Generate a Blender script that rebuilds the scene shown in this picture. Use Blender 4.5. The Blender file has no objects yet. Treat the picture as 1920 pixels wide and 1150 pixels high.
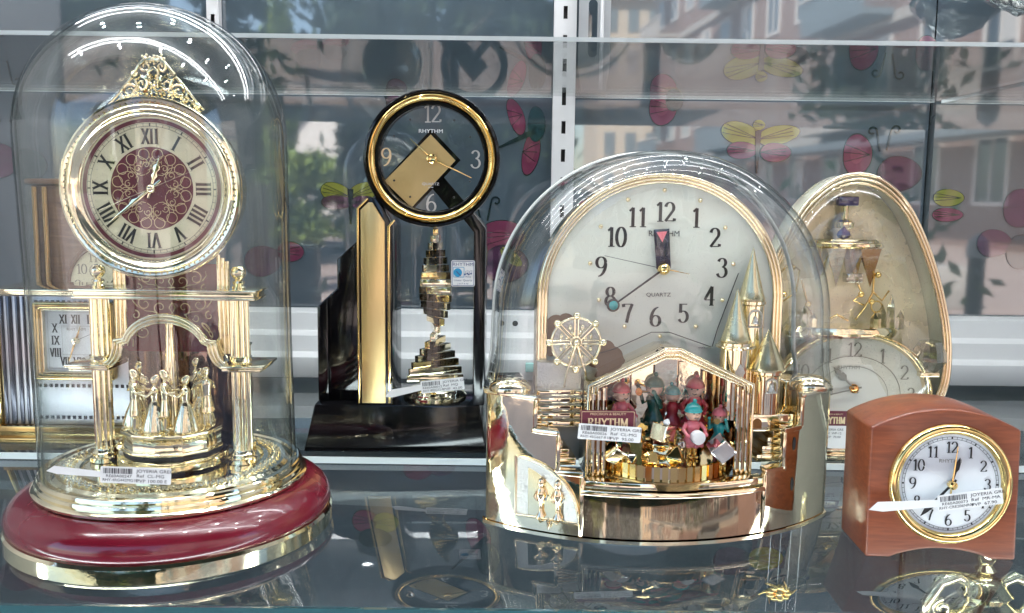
import bpy, bmesh, math, random
from math import sin, cos, pi, radians, sqrt, atan2, hypot
from mathutils import Vector, Matrix, noise
random.seed(7)
C = bpy.context.scene.collection
sc = bpy.context.scene

# ------------------------------------------------------------------ camera
EYE = 0.216                       # height of the camera above the glass shelf
PITCH, ROLL = radians(7.0), radians(0.7)
fw = Vector((0, cos(PITCH), -sin(PITCH)))
up0 = Vector((0, sin(PITCH), cos(PITCH)))
rt = cos(ROLL) * Vector((1, 0, 0)) + sin(ROLL) * up0
up = -sin(ROLL) * Vector((1, 0, 0)) + cos(ROLL) * up0
cd = bpy.data.cameras.new('camera')
cam = bpy.data.objects.new('camera', cd); C.objects.link(cam)
cam.matrix_world = Matrix(((rt.x, up.x, -fw.x, 0), (rt.y, up.y, -fw.y, 0), (rt.z, up.z, -fw.z, EYE), (0, 0, 0, 1)))
cd.sensor_width = 36.0; cd.lens = 31.875
cd.clip_start = 0.01; cd.clip_end = 500
sc.camera = cam

# ------------------------------------------------------------------ sky, sun, exposure
SUN_EL, SUN_AZ = radians(50), radians(-35)          # the sun stands behind the shop, to the left
w = bpy.data.worlds.new('World'); sc.world = w; w.use_nodes = True
nt = w.node_tree
sky = nt.nodes.new('ShaderNodeTexSky'); sky.sky_type = 'NISHITA'; sky.sun_disc = False
sky.sun_elevation = SUN_EL; sky.sun_rotation = SUN_AZ
bg = nt.nodes['Background']; bg.inputs['Strength'].default_value = 0.15
nt.links.new(sky.outputs[0], bg.inputs[0])
sl = bpy.data.lights.new('sun', 'SUN'); sl.energy = 5.0; sl.angle = radians(0.5); sl.color = (1, .95, .87)
so = bpy.data.objects.new('sun', sl); C.objects.link(so)
sd = Vector((sin(SUN_AZ) * cos(SUN_EL), cos(SUN_AZ) * cos(SUN_EL), sin(SUN_EL)))   # towards the sun
so.rotation_euler = (-sd).to_track_quat('-Z', 'Y').to_euler()
sc.view_settings.view_transform = 'Standard'; sc.view_settings.look = 'None'
sc.view_settings.gamma = 1.0; sc.view_settings.exposure = 1.95
cy = sc.cycles
cy.max_bounces = 14; cy.glossy_bounces = 8; cy.diffuse_bounces = 3; cy.transmission_bounces = 10
cy.transparent_max_bounces = 40; cy.caustics_reflective = False; cy.caustics_refractive = False
cy.use_denoising = True; cy.sample_clamp_indirect = 6.0

# ------------------------------------------------------------------ materials
def nodes(name):
    m = bpy.data.materials.new(name); m.use_nodes = True
    t = m.node_tree
    return m, t, t.nodes['Principled BSDF']

def mat(name, col, metal=0.0, rough=0.5, coat=0.0, spec=0.5, bump=0.0, bscale=200, var=0.0, vscale=40, rvar=0.0, emit=None, ior=1.5):
    """A principled material with noise-driven colour variation, roughness variation and fine relief."""
    m, t, b = nodes(name)
    b.inputs['Base Color'].default_value = (*col, 1); b.inputs['Metallic'].default_value = metal
    b.inputs['Roughness'].default_value = rough; b.inputs['Coat Weight'].default_value = coat
    b.inputs['Coat Roughness'].default_value = 0.02
    b.inputs['Specular IOR Level'].default_value = spec; b.inputs['IOR'].default_value = ior
    tc = t.nodes.new('ShaderNodeTexCoord')
    if var or rvar:
        n = t.nodes.new('ShaderNodeTexNoise'); n.inputs['Scale'].default_value = vscale; n.inputs['Detail'].default_value = 5
        t.links.new(tc.outputs['Object'], n.inputs['Vector'])
        if var:
            mx = t.nodes.new('ShaderNodeMix'); mx.data_type = 'RGBA'
            mx.inputs[6].default_value = (*[c * (1 - var) for c in col], 1); mx.inputs[7].default_value = (*[min(1, c * (1 + var)) for c in col], 1)
            t.links.new(n.outputs['Fac'], mx.inputs[0]); t.links.new(mx.outputs[2], b.inputs['Base Color'])
        if rvar:
            mr = t.nodes.new('ShaderNodeMapRange'); mr.inputs[1].default_value = .35; mr.inputs[2].default_value = .75
            mr.inputs[3].default_value = max(0, rough - rvar * .5); mr.inputs[4].default_value = rough + rvar
            t.links.new(n.outputs['Fac'], mr.inputs[0]); t.links.new(mr.outputs[0], b.inputs['Roughness'])
    if bump:
        n2 = t.nodes.new('ShaderNodeTexNoise'); n2.inputs['Scale'].default_value = bscale; n2.inputs['Detail'].default_value = 3
        t.links.new(tc.outputs['Object'], n2.inputs['Vector'])
        bp = t.nodes.new('ShaderNodeBump'); bp.inputs['Strength'].default_value = bump; bp.inputs['Distance'].default_value = .001
        t.links.new(n2.outputs['Fac'], bp.inputs['Height']); t.links.new(bp.outputs[0], b.inputs['Normal'])
    if emit:
        b.inputs['Emission Color'].default_value = (*emit[0], 1); b.inputs['Emission Strength'].default_value = emit[1]
    return m

def clear(name, tint=(.97, .98, .98), edge=(.6, .66, .66), f0=.045, rough=0.0, epow=4.0, smudge=0.0, gain=1.0, wave=0.0, wscale=30, dust_veil=0.0):
    """Thin clear glass or acrylic: straight-through transparency plus a Fresnel reflection; the tint deepens where the wall is seen edge-on."""
    m, t, b = nodes(name); t.nodes.remove(b)
    out = t.nodes['Material Output']
    lw = t.nodes.new('ShaderNodeLayerWeight'); lw.inputs[0].default_value = .5
    def mth(op, a, c):
        n = t.nodes.new('ShaderNodeMath'); n.operation = op
        for i, q in enumerate((a, c)):
            if isinstance(q, (int, float)): n.inputs[i].default_value = q
            else: t.links.new(q, n.inputs[i])
        return n.outputs[0]
    p5 = mth('POWER', lw.outputs['Facing'], 5.0)
    fr = mth('MINIMUM', mth('ADD', mth('MULTIPLY', p5, (1 - f0) * gain), f0), 1.0)
    pe = mth('POWER', lw.outputs['Facing'], epow)
    mx = t.nodes.new('ShaderNodeMix'); mx.data_type = 'RGBA'
    mx.inputs[6].default_value = (*tint, 1); mx.inputs[7].default_value = (*edge, 1); t.links.new(pe, mx.inputs[0])
    tr = t.nodes.new('ShaderNodeBsdfTransparent'); t.links.new(mx.outputs[2], tr.inputs[0])
    gl = t.nodes.new('ShaderNodeBsdfGlossy'); gl.inputs['Roughness'].default_value = rough
    if smudge:
        tc = t.nodes.new('ShaderNodeTexCoord'); n = t.nodes.new('ShaderNodeTexNoise'); n.inputs['Scale'].default_value = 14; n.inputs['Detail'].default_value = 6
        t.links.new(tc.outputs['Object'], n.inputs['Vector'])
        t.links.new(mth('MULTIPLY', mth('POWER', n.outputs['Fac'], 3.0), smudge), gl.inputs['Roughness'])
    if wave:
        tc = t.nodes.new('ShaderNodeTexCoord'); n = t.nodes.new('ShaderNodeTexNoise'); n.inputs['Scale'].default_value = wscale; n.inputs['Detail'].default_value = 2
        t.links.new(tc.outputs['Object'], n.inputs['Vector'])
        bp = t.nodes.new('ShaderNodeBump'); bp.inputs['Strength'].default_value = wave; bp.inputs['Distance'].default_value = .004
        t.links.new(n.outputs['Fac'], bp.inputs['Height']); t.links.new(bp.outputs[0], gl.inputs['Normal'])
    ms = t.nodes.new('ShaderNodeMixShader'); t.links.new(fr, ms.inputs[0])
    t.links.new(tr.outputs[0], ms.inputs[1]); t.links.new(gl.outputs[0], ms.inputs[2]); last = ms.outputs[0]
    if dust_veil:  # dust specks plus a milky veil standing in for window-pane reflections
        tc = t.nodes.new('ShaderNodeTexCoord'); n = t.nodes.new('ShaderNodeTexNoise'); n.inputs['Scale'].default_value = 900; n.inputs['Detail'].default_value = 2
        n2 = t.nodes.new('ShaderNodeTexNoise'); n2.inputs['Scale'].default_value = 18; n2.inputs['Detail'].default_value = 5
        for q in (n, n2): t.links.new(tc.outputs['Object'], q.inputs['Vector'])
        f = mth('MULTIPLY', mth('GREATER_THAN', n.outputs['Fac'], .66), dust_veil * 6); f = mth('ADD', f, mth('MULTIPLY', mth('POWER', n2.outputs['Fac'], 3.0), dust_veil))
        df = t.nodes.new('ShaderNodeBsdfDiffuse'); df.inputs[0].default_value = (.75, .76, .76, 1)
        m2 = t.nodes.new('ShaderNodeMixShader'); t.links.new(f, m2.inputs[0]); t.links.new(last, m2.inputs[1]); t.links.new(df.outputs[0], m2.inputs[2]); last = m2.outputs[0]
    t.links.new(last, out.inputs[0])
    return m

GOLDP = mat('pale_gold', (.93, .84, .60), 1, .06, rvar=.10, vscale=90, bump=.05, bscale=320, var=.08)
GOLDC = mat('champagne_gold', (.90, .78, .56), 1, .05, rvar=.08, vscale=70, bump=.035, bscale=200, var=.06)
GOLDY = mat('yellow_gold', (.90, .66, .27), 1, .08, rvar=.05, vscale=80)
GOLDS = mat('satin_gold', (.78, .58, .27), .9, .34, bump=.05, bscale=900, rvar=.08)
GOLDD = mat('antique_gold', (.55, .38, .17), 1, .16, rvar=.08)
GOLDR = mat('satin_pale_gold', (.84, .75, .48), 1, .26, rvar=.06, vscale=60)
SILVER = mat('hammered_silver', (.56, .55, .52), 1, .30, bump=.9, bscale=700)
CHROME = mat('chrome', (.85, .85, .85), 1, .05, rvar=.05)
MAROON = mat('maroon_lacquer', (.15, .006, .018), 0, .20, coat=.5, var=.18, vscale=22, bump=.05, bscale=500, rvar=.12)
MAROONP = mat('maroon_print', (.13, .016, .035), 0, .35, var=.08)
BLACK = mat('black_lacquer', (.004, .004, .005), 0, .10, coat=.0, rvar=.06, vscale=30)
BLACKP = mat('black_print', (.012, .012, .014), 0, .4)
GREYP = mat('grey_print', (.25, .23, .2), 0, .4)
CREAM = mat('cream_dial', (.76, .71, .50), 0, .38, var=.04, vscale=30)
PALE = mat('pale_dial', (.74, .76, .66), 0, .36, var=.05, vscale=16)
WHITED = mat('white_dial', (.74, .76, .78), 0, .35, var=.03)
GOLDPR = mat('gold_print', (.74, .58, .36), .5, .35)
PAPER = mat('white_paper', (.80, .80, .79), 0, .6, var=.03)
INK = mat('black_ink', (.02, .02, .03), 0, .6)
BLUEINK = mat('blue_ink', (.02, .30, .55), 0, .5)
NAVYINK = mat('navy_ink', (.05, .08, .22), 0, .5)
TEAL = mat('teal_enamel', (.02, .36, .36), 0, .2, coat=.6)
PINK = mat('pink_plastic', (.85, .22, .26), 0, .3, coat=.4)
RED = mat('red_plastic', (.62, .05, .07), 0, .3, coat=.4)
GREEN = mat('green_plastic', (.01, .10, .07), 0, .3, coat=.4)
SKIN = mat('skin_plastic', (.72, .42, .30), 0, .4)
WHITEPL = mat('white_plastic', (.56, .57, .57), 0, .42, var=.05, vscale=12)
UPRIGHT = mat('white_enamelled_metal', (.56, .57, .58), 0, .3, var=.05)
DARKG = mat('dark_gap', (.02, .02, .022), 0, .6)
GREYM = mat('grey_metal', (.32, .34, .35), .6, .3, var=.15)
PURPLE = mat('purple_crystal', (.10, .08, .20), 0, .08, coat=1.0)
DOME = clear('dome_glass', (.975, .985, .98), (.54, .60, .57), f0=.045, epow=5.0, gain=.9, wave=.10, wscale=24, dust_veil=.010)
ACRYL = clear('clear_acrylic', (.97, .98, .98), (.50, .56, .56), f0=.05, epow=4.0, gain=.9, wave=.10, wscale=26, dust_veil=.014)
EGGGL = clear('egg_crystal_glass', (.96, .95, .90), (.62, .58, .42), f0=.07, epow=3.0, wave=.08, dust_veil=.03)
SHELF = clear('shelf_glass', (.86, .90, .90), (.70, .78, .78), f0=.14, smudge=.05, epow=2.0, wave=.012, wscale=9, dust_veil=.028)
TUBEGL = clear('thin_clear_panel', (.97, .98, .98), (.55, .6, .6), f0=.05)
CRYST = clear('cut_crystal', (.84, .84, .76), (.6, .6, .45), f0=.34, epow=2.0)
LED = mat('led_light', (1, 1, 1), emit=((.95, .98, 1), 8))
LEDS = mat('led_spot_light', (1, 1, 1), emit=((.96, .98, 1), 150))

def wood_mat(name, a, b_, scale=1.0):
    m, t, b = nodes(name)
    tc = t.nodes.new('ShaderNodeTexCoord'); mp = t.nodes.new('ShaderNodeMapping')
    mp.inputs['Scale'].default_value = (14 * scale, 60 * scale, 130 * scale); mp.inputs['Rotation'].default_value = (0, .06, 0)
    n = t.nodes.new('ShaderNodeTexNoise'); n.inputs['Scale'].default_value = 2.2; n.inputs['Detail'].default_value = 7; n.inputs['Distortion'].default_value = 1.2
    n2 = t.nodes.new('ShaderNodeTexNoise'); n2.inputs['Scale'].default_value = 26
    cr = t.nodes.new('ShaderNodeValToRGB'); cr.color_ramp.elements[0].color = (*a, 1); cr.color_ramp.elements[1].color = (*b_, 1)
    cr.color_ramp.elements[0].position = .3; cr.color_ramp.elements[1].position = .72
    t.links.new(tc.outputs['Object'], mp.inputs[0]); t.links.new(mp.outputs[0], n.inputs[0]); t.links.new(n.outputs['Fac'], cr.inputs[0])
    t.links.new(cr.outputs[0], b.inputs['Base Color'])
    b.inputs['Roughness'].default_value = .34; b.inputs['Coat Weight'].default_value = .35; b.inputs['Coat Roughness'].default_value = .15
    bp = t.nodes.new('ShaderNodeBump'); bp.inputs['Strength'].default_value = .12; bp.inputs['Distance'].default_value = .0006
    t.links.new(n.outputs['Fac'], bp.inputs['Height']); t.links.new(bp.outputs[0], b.inputs['Normal'])
    return m
WOOD = wood_mat('cherry_wood', (.17, .036, .012), (.28, .070, .024))
BROWNW = wood_mat('brown_wood', (.10, .05, .03), (.2, .11, .06))

# ------------------------------------------------------------------ mesh builder
class MB:
    def __init__(s): s.v = []; s.f = []; s.mi = []; s.cur = 0; s.k = 0; s.T = None
    def add(s, vs, fs):
        o = len(s.v)
        if s.T is not None: vs = [s.T @ Vector(p) for p in vs]
        s.v += [tuple(p) for p in vs]
        for f in fs: s.f.append([i + o for i in f]); s.mi.append(s.cur)
        return s
    def box(s, x0, x1, y0, y1, z0, z1):
        vs = [(x, y, z) for x in (x0, x1) for y in (y0, y1) for z in (z0, z1)]
        return s.add(vs, [(0, 1, 3, 2), (4, 6, 7, 5), (0, 4, 5, 1), (2, 3, 7, 6), (0, 2, 6, 4), (1, 5, 7, 3)])
    def prism(s, poly, y0, y1, fy=None):
        """poly: (x, z) outline, extruded from y0 (front) to y1."""
        n = len(poly); fy = fy or (lambda x, z: 0)
        a = sum(poly[i][0] * poly[(i + 1) % n][1] - poly[(i + 1) % n][0] * poly[i][1] for i in range(n))
        if a < 0: poly = poly[::-1]
        vs = [(x, y0 + fy(x, z), z) for x, z in poly] + [(x, y1 + fy(x, z), z) for x, z in poly]
        return s.add(vs, [list(range(n)), list(range(2 * n - 1, n - 1, -1))] + [((i + 1) % n, i, i + n, (i + 1) % n + n) for i in range(n)])
    def band(s, outer, inner, y0, y1, closed=True):
        """the ring between two outlines of equal length, extruded in y."""
        n = len(outer)
        vs = [(x, y0, z) for x, z in outer] + [(x, y0, z) for x, z in inner] + [(x, y1, z) for x, z in outer] + [(x, y1, z) for x, z in inner]
        fs = []
        for i in range(n if closed else n - 1):
            j = (i + 1) % n
            fs += [(i, j, n + j, n + i), (2 * n + j, 2 * n + i, 3 * n + i, 3 * n + j), (j, i, 2 * n + i, 2 * n + j), (n + i, n + j, 3 * n + j, 3 * n + i)]
        if not closed:
            for i in (0, n - 1): fs.append((i, n + i, 3 * n + i, 2 * n + i))
        return s.add(vs, fs)
    def lathe(s, prof, segs=48, c=(0, 0, 0), axis='z', a0=0, a1=2 * pi, sx=1, sy=1):
        """prof: (r, h) list turned round an axis; axis 'y' points h towards the viewer (-y)."""
        full = abs(a1 - a0 - 2 * pi) < 1e-6
        m = segs if full else segs + 1
        vs = []
        for k in range(m):
            a = a0 + (a1 - a0) * k / segs
            for r, h in prof:
                if axis == 'z': vs.append((c[0] + r * cos(a) * sx, c[1] + r * sin(a) * sy, c[2] + h))
                else: vs.append((c[0] + r * cos(a) * sx, c[1] - h, c[2] + r * sin(a) * sy))
        n = len(prof); fs = []
        for k in range(segs):
            k2 = (k + 1) % m
            for i in range(n - 1):
                q = (k * n + i, k2 * n + i, k2 * n + i + 1, k * n + i + 1)
                fs.append(q)
        return s.add(vs, fs)
    def disc(s, r, c, segs=48, sx=1, sz=1):
        return s.add([(c[0] + r * sx * cos(2 * pi * k / segs), c[1], c[2] + r * sz * sin(2 * pi * k / segs)) for k in range(segs)], [list(range(segs))])
    def sphere(s, c, r, seg=14, rings=9, sx=1, sy=1, sz=1):
        p = [(max(1e-6, r * sin(pi * i / rings)), -r * cos(pi * i / rings)) for i in range(rings + 1)]
        vs, fs = [], []
        for k in range(seg):
            a = 2 * pi * k / seg
            for q, h in p: vs.append((c[0] + q * cos(a) * sx, c[1] + q * sin(a) * sy, c[2] + h * sz))
        n = len(p)
        for k in range(seg):
            k2 = (k + 1) % seg
            for i in range(n - 1): fs.append((k * n + i, k2 * n + i, k2 * n + i + 1, k * n + i + 1))
        return s.add(vs, fs)
    def torus(s, c, R, r, segs=64, m=12, axis='y', sx=1, sz=1):
        return s.lathe([(R + r * cos(2 * pi * i / m), r * sin(2 * pi * i / m)) for i in range(m + 1)], segs, c, axis, sx=sx, sy=sz)
    def tube(s, path, r, m=8, closed=False):
        P = [Vector(p) for p in path]; n = len(P)
        R = r if isinstance(r, (list, tuple)) else [r] * n
        vs, fs = [], []; prev = None
        for i in range(n):
            a = P[(i - 1) % n] if closed or i > 0 else P[i]
            b = P[(i + 1) % n] if closed or i < n - 1 else P[i]
            t = (b - a)
            t = t.normalized() if t.length > 1e-9 else Vector((0, 0, 1))
            if prev is None:
                u = t.cross(Vector((0, 1, 0)))
                if u.length < 1e-3: u = t.cross(Vector((1, 0, 0)))
            else: u = prev - t * prev.dot(t)
            u.normalize(); prev = u; q = t.cross(u)
            for k in range(m):
                an = 2 * pi * k / m
                vs.append(P[i] + R[i] * (cos(an) * u + sin(an) * q))
        for i in range(n if closed else n - 1):
            j = (i + 1) % n
            for k in range(m):
                k2 = (k + 1) % m
                fs.append((i * m + k, i * m + k2, j * m + k2, j * m + k))
        if not closed: fs += [list(range(m)), list(range((n - 1) * m + m - 1, (n - 1) * m - 1, -1))]
        return s.add(vs, fs)
    def ribbon(s, pts, width, y, place=None, closed=False):
        """flat stroke along (x, z) points; width is a number or f(direction angle, t)."""
        s.k += 1; y = y - 4e-6 * (s.k % 60)
        n = len(pts); vs = []
        for i in range(n):
            a = pts[max(0, i - 1)]; b = pts[min(n - 1, i + 1)]
            if closed: a = pts[(i - 1) % n]; b = pts[(i + 1) % n]
            dx, dz = b[0] - a[0], b[1] - a[1]; l = hypot(dx, dz) or 1e-9
            wd = width(atan2(dz, dx), i / max(1, n - 1)) if callable(width) else width
            nx, nz = -dz / l * wd / 2, dx / l * wd / 2
            for sg in (1, -1):
                x, z = pts[i][0] + sg * nx, pts[i][1] + sg * nz
                vs.append(place(x, z, y) if place else (x, y, z))
        fs = [(2 * i, 2 * i + 1, 2 * i + 3, 2 * i + 2) for i in range(n - 1)]
        if closed: fs.append((2 * n - 2, 2 * n - 1, 1, 0))
        return s.add(vs, fs)
    def glyphs(s, text, cx, cz, h, y, rot=0, adv=.68, thick=.15, thin=.045, sx=1.0, place=None):
        """serif numerals and capitals drawn as thick and thin pen strokes, centred on (cx, cz)."""
        wds = [GW.get(ch, .6) for ch in text]; gap = adv - .6
        tot = sum(wds) + gap * (len(text) - 1); x = -tot / 2
        cr, sr = cos(rot), sin(rot)
        for ch, gw in zip(text, wds):
            for st in GLYPH[ch]:
                pts = []
                for px, pz in st:
                    qx, qz = (x + px) * h * sx, (pz - .5) * h
                    pts.append((cx + qx * cr - qz * sr, cz + qx * sr + qz * cr))
                s.ribbon(pts, lambda a, t: h * (thin + (thick - thin) * abs(sin(a - rot)) ** 1.6), y, place)
            x += gw + gap
        return s
    def text(s, string, h, cx, cz, y, align='CENTER', sx=1.0, place=None, rot=0):
        vs, fs = font_mesh(string, align)
        k = h / .72; s.k += 1; yy = y - 4e-6 * (s.k % 60); cr, sr = cos(rot), sin(rot)
        q = []
        for px, pz in vs:
            ax, az = px * k * sx, pz * k - h / 2
            x, z = cx + ax * cr - az * sr, cz + ax * sr + az * cr
            q.append(place(x, z, yy) if place else (x, yy, z))
        return s.add(q, fs)
    def build(s, name, mats, parent=None, bevel=0, smooth=35, loc=None, segs=2):
        me = bpy.data.meshes.new(name)
        me.from_pydata(s.v, [], s.f)
        mats = mats if isinstance(mats, (list, tuple)) else [mats]
        for m in mats: me.materials.append(m)
        if len(mats) > 1: me.polygons.foreach_set('material_index', s.mi)
        bm = bmesh.new(); bm.from_mesh(me)
        bmesh.ops.remove_doubles(bm, verts=bm.verts, dist=1e-6)
        if bevel:
            es = [e for e in bm.edges if len(e.link_faces) == 2 and e.calc_face_angle(0) > radians(30)]
            bmesh.ops.bevel(bm, geom=es, offset=bevel, offset_type='OFFSET', segments=segs, profile=.5, affect='EDGES', clamp_overlap=True)
        if bevel or smooth: bmesh.ops.recalc_face_normals(bm, faces=bm.faces)
        bm.to_mesh(me); bm.free()
        if smooth:
            me.shade_smooth(); me.set_sharp_from_angle(angle=radians(smooth))
        o = bpy.data.objects.new(name, me); C.objects.link(o)
        if parent is not None: o.parent = parent
        if loc: o.location = loc
        return o

_fonts = {}
def font_mesh(string, align):
    key = (string, align)
    if key not in _fonts:
        cu = bpy.data.curves.new('lettering', 'FONT'); cu.body = string; cu.align_x = align; cu.resolution_u = 3
        o = bpy.data.objects.new('lettering', cu); C.objects.link(o)
        dg = bpy.context.evaluated_depsgraph_get()
        me = bpy.data.meshes.new_from_object(o.evaluated_get(dg))
        _fonts[key] = ([(p.co.x, p.co.y) for p in me.vertices], [list(f.vertices) for f in me.polygons])
        bpy.data.objects.remove(o); bpy.data.curves.remove(cu); bpy.data.meshes.remove(me)
    return _fonts[key]

def arc(cx, cz, rx, rz, a0, a1, n=18):
    return [(cx + rx * cos(radians(a0 + (a1 - a0) * i / n)), cz + rz * sin(radians(a0 + (a1 - a0) * i / n))) for i in range(n + 1)]
def srf(x, z, w_=.24): return [(x - w_ / 2, z), (x + w_ / 2, z)]
GLYPH = {
    '0': [arc(.3, .5, .25, .5, 0, 360, 26)],
    '1': [[(.10, .82), (.3, .99)], [(.3, 1), (.3, 0)], srf(.3, .02, .36)],
    '2': [arc(.28, .72, .23, .27, 170, -35) + [(.05, .03)], [(.05, .05), (.55, .05)], [(.55, .05), (.57, .18)]],
    '3': [arc(.27, .77, .21, .22, 165, -90), arc(.27, .275, .26, .275, 90, -165)],
    '4': [[(.42, 1), (.42, 0)], [(.42, 1), (.02, .3)], [(.02, .3), (.6, .3)], srf(.42, .015, .26)],
    '5': [[(.13, .97), (.5, .97)], [(.13, 1), (.12, .52)], arc(.28, .31, .25, .30, 130, -155)],
    '6': [arc(.47, .34, .43, .66, 92, 178), arc(.3, .29, .25, .28, 180, 540, 24)],
    '7': [[(.05, .97), (.55, .97)], [(.04, .98), (.06, .82)], [(.55, .98), (.36, .5), (.25, 0)]],
    '8': [arc(.3, .76, .2, .23, 0, 360, 22), arc(.3, .27, .25, .27, 0, 360, 22)],
    '9': [arc(.13, .66, .43, .66, -88, -2), arc(.3, .71, .25, .28, 0, 360, 24)],
    'I': [[(.15, 1), (.15, 0)], srf(.15, .98, .3), srf(.15, .02, .3)],
    'V': [[(.06, 1), (.3, 0)], [(.52, 1), (.3, 0)], srf(.06, .98, .26), srf(.52, .98, .22)],
    'X': [[(.06, 1), (.52, 0)], [(.5, 1), (.05, 0)], srf(.06, .98), srf(.52, .02), srf(.5, .98), srf(.05, .02)],
    'R': [[(.12, 1), (.12, 0)], srf(.12, .02), [(.0, .98), (.3, .98)], arc(.3, .75, .22, .24, 90, -90), [(.12, .5), (.3, .5)], [(.3, .5), (.58, .02)], srf(.58, .02, .14)],
    'H': [[(.12, 1), (.12, 0)], [(.55, 1), (.55, 0)], [(.12, .5), (.55, .5)], srf(.12, .98), srf(.12, .02), srf(.55, .98), srf(.55, .02)],
    'Y': [[(.05, 1), (.32, .48)], [(.6, 1), (.32, .48)], [(.32, .5), (.32, 0)], srf(.05, .98), srf(.6, .98), srf(.32, .02)],
    'T': [[(.0, .97), (.6, .97)], [(.3, 1), (.3, 0)], srf(.3, .02), [(.01, .98), (.01, .8)], [(.59, .98), (.59, .8)]],
    'M': [[(.1, 1), (.1, 0)], [(.1, 1), (.4, .05)], [(.7, 1), (.4, .05)], [(.7, 1), (.7, 0)], srf(.1, .02), srf(.7, .02), srf(.08, .98, .18), srf(.72, .98, .18)],
}
GW = {'1': .48, 'I': .32, 'V': .58, 'X': .56, 'H': .66, 'R': .66, 'Y': .64, 'M': .8, 'T': .6}
ROMAN = ['XII', 'I', 'II', 'III', 'IIII', 'V', 'VI', 'VII', 'VIII', 'IX', 'X', 'XI']

# ------------------------------------------------------------------ naming helpers
def tag(o, label, cat, group=None):
    o['label'] = label; o['category'] = cat
    if group: o['group'] = group
    return o
def thing(name, label, cat, loc, rz=0, group=None):
    o = bpy.data.objects.new(name, None); o.empty_display_size = .01; C.objects.link(o)
    o.location = loc; o.rotation_euler = (0, 0, rz)
    return tag(o, label, cat, group)
def structure(o): o['kind'] = 'structure'; return o
def spiral(cx, cz, r0, r1, a0, turns, n=26):
    return [(cx + (r0 + (r1 - r0) * i / n) * cos(a0 + turns * 2 * pi * i / n), cz + (r0 + (r1 - r0) * i / n) * sin(a0 + turns * 2 * pi * i / n)) for i in range(n + 1)]
def flip(pts): return [(-x, z) for x, z in pts]
def rotp(pts, a, c=(0, 0)):
    return [(c[0] + x * cos(a) - z * sin(a), c[1] + x * sin(a) + z * cos(a)) for x, z in pts]
def hand_poly(L, w0, w1, back=0.0):
    return [(-w0 / 2, -back), (w0 / 2, -back), (w1 / 2, L), (-w1 / 2, L)]
def hand(name, m, parent, c, y, ang, outline, t=.0006):
    """a hand: outline with its tip along +z, turned clockwise by ang and laid at depth y."""
    b = MB(); b.prism(rotp(outline, -ang, c), y - t, y); return b.build(name, m, parent, bevel=t * .3)
def clock_ang(cx, cz, px, pz): return atan2(px - cx, pz - cz)

# ================================================================== SETTING: the shop window and the street it looks on
PY = 1.10                                        # the glossy back panel
def panel_mat(name, col):
    m = mat(name, col, 0, .03, var=.12, vscale=5, ior=2.35, spec=.5, bump=.006, bscale=5)
    return m
PANEL = panel_mat('glossy_grey_laminate', (.066, .092, .114))
PANEL2 = panel_mat('glossy_light_laminate', (.085, .104, .112))
WALLM = mat('shop_wall_paint', (.45, .45, .46), 0, .6, var=.05)
CEILM = mat('shop_ceiling_paint', (.62, .62, .62), 0, .7)
FLOORM = mat('display_floor', (.24, .28, .32), 0, .5, var=.1, vscale=8)
FACADE = mat('shop_facade_stone', (.24, .22, .21), 0, .7, var=.15, vscale=3)

def slab(name, m, *a, bevel=0):
    b = MB(); b.box(*a); return structure(b.build(name, m, bevel=bevel))
panel = MB(); panel.box(-.95, .494, PY, PY + .012, -.5, .86); panel = structure(panel.build('back_panel', PANEL))
panel2 = MB(); panel2.box(.496, 1.15, PY - .012, PY + .012, -.5, .331); panel2 = structure(panel2.build('back_panel', PANEL2))
panel3 = MB(); panel3.box(.496, 1.15, PY, PY + .012, .333, .86); panel3 = structure(panel3.build('back_panel', PANEL))
slab('side_wall', WALLM, -.97, -.952, .25, 1.13, -.9, .86)
slab('side_wall', WALLM, 1.15, 1.17, .25, 1.13, -.9, .86)
slab('ceiling', CEILM, -.97, 1.17, .25, 1.13, .862, .88)
slab('floor', FLOORM, -.95, 1.15, .25, 1.098, -.52, -.5)
slab('shop_facade', FACADE, -5.2, 4.2, .2, .248, .86, 5.6)
slab('shop_facade', FACADE, -5.2, -.972, .2, .248, -.9, .858)
slab('shop_facade', FACADE, 1.172, 4.2, .2, .248, -.9, .858)
slab('shop_facade', FACADE, -.97, 1.17, .2, .248, -.9, -.52)
slab('shop_facade', FACADE, -5.2, 4.2, 1.14, 1.2, -.9, 5.6)

# the glass shelf the clocks stand on, and the second plate at the back
def sheet(name, m, pts, z0, z1, bevel=.0006):
    b = MB(); n = len(pts)
    vs = [(x, y, z0) for x, y in pts] + [(x, y, z1) for x, y in pts]
    b.add(vs, [list(range(n))[::-1], list(range(n, 2 * n))] + [(i, (i + 1) % n, (i + 1) % n + n, i + n) for i in range(n)])
    return b.build(name, m, bevel=bevel)
GEDGE = mat('polished_glass_edge', (.02, .075, .085), 0, .12, coat=1.0)
shelf = structure(sheet('glass_shelf', SHELF, [(-.94, .4507), (1.14, .4572), (1.14, 1.095), (-.94, 1.095)], -.008, 0))
b = MB(); b.add([(-.94, .4482, z) for z in (-.0082, .0002)] + [(1.14, .4547, z) for z in (-.0082, .0002)] + [(-.94, .4506, z) for z in (-.0082, .0002)] + [(1.14, .4571, z) for z in (-.0082, .0002)],
      [(0, 2, 3, 1), (4, 5, 7, 6), (1, 3, 7, 5), (0, 4, 6, 2), (0, 1, 5, 4), (2, 6, 7, 3)])
b.build('front_edge', GEDGE, shelf)
rear = structure(sheet('rear_glass_plate', SHELF, [(-.93, .7115), (1.12, .703), (1.12, 1.02), (-.93, 1.02)], .001, .0055))
WEDGE = mat('lit_glass_edge', (.70, .76, .76), 0, .25, coat=.5)  # pale colour stands in for light caught along the glass edge
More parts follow.
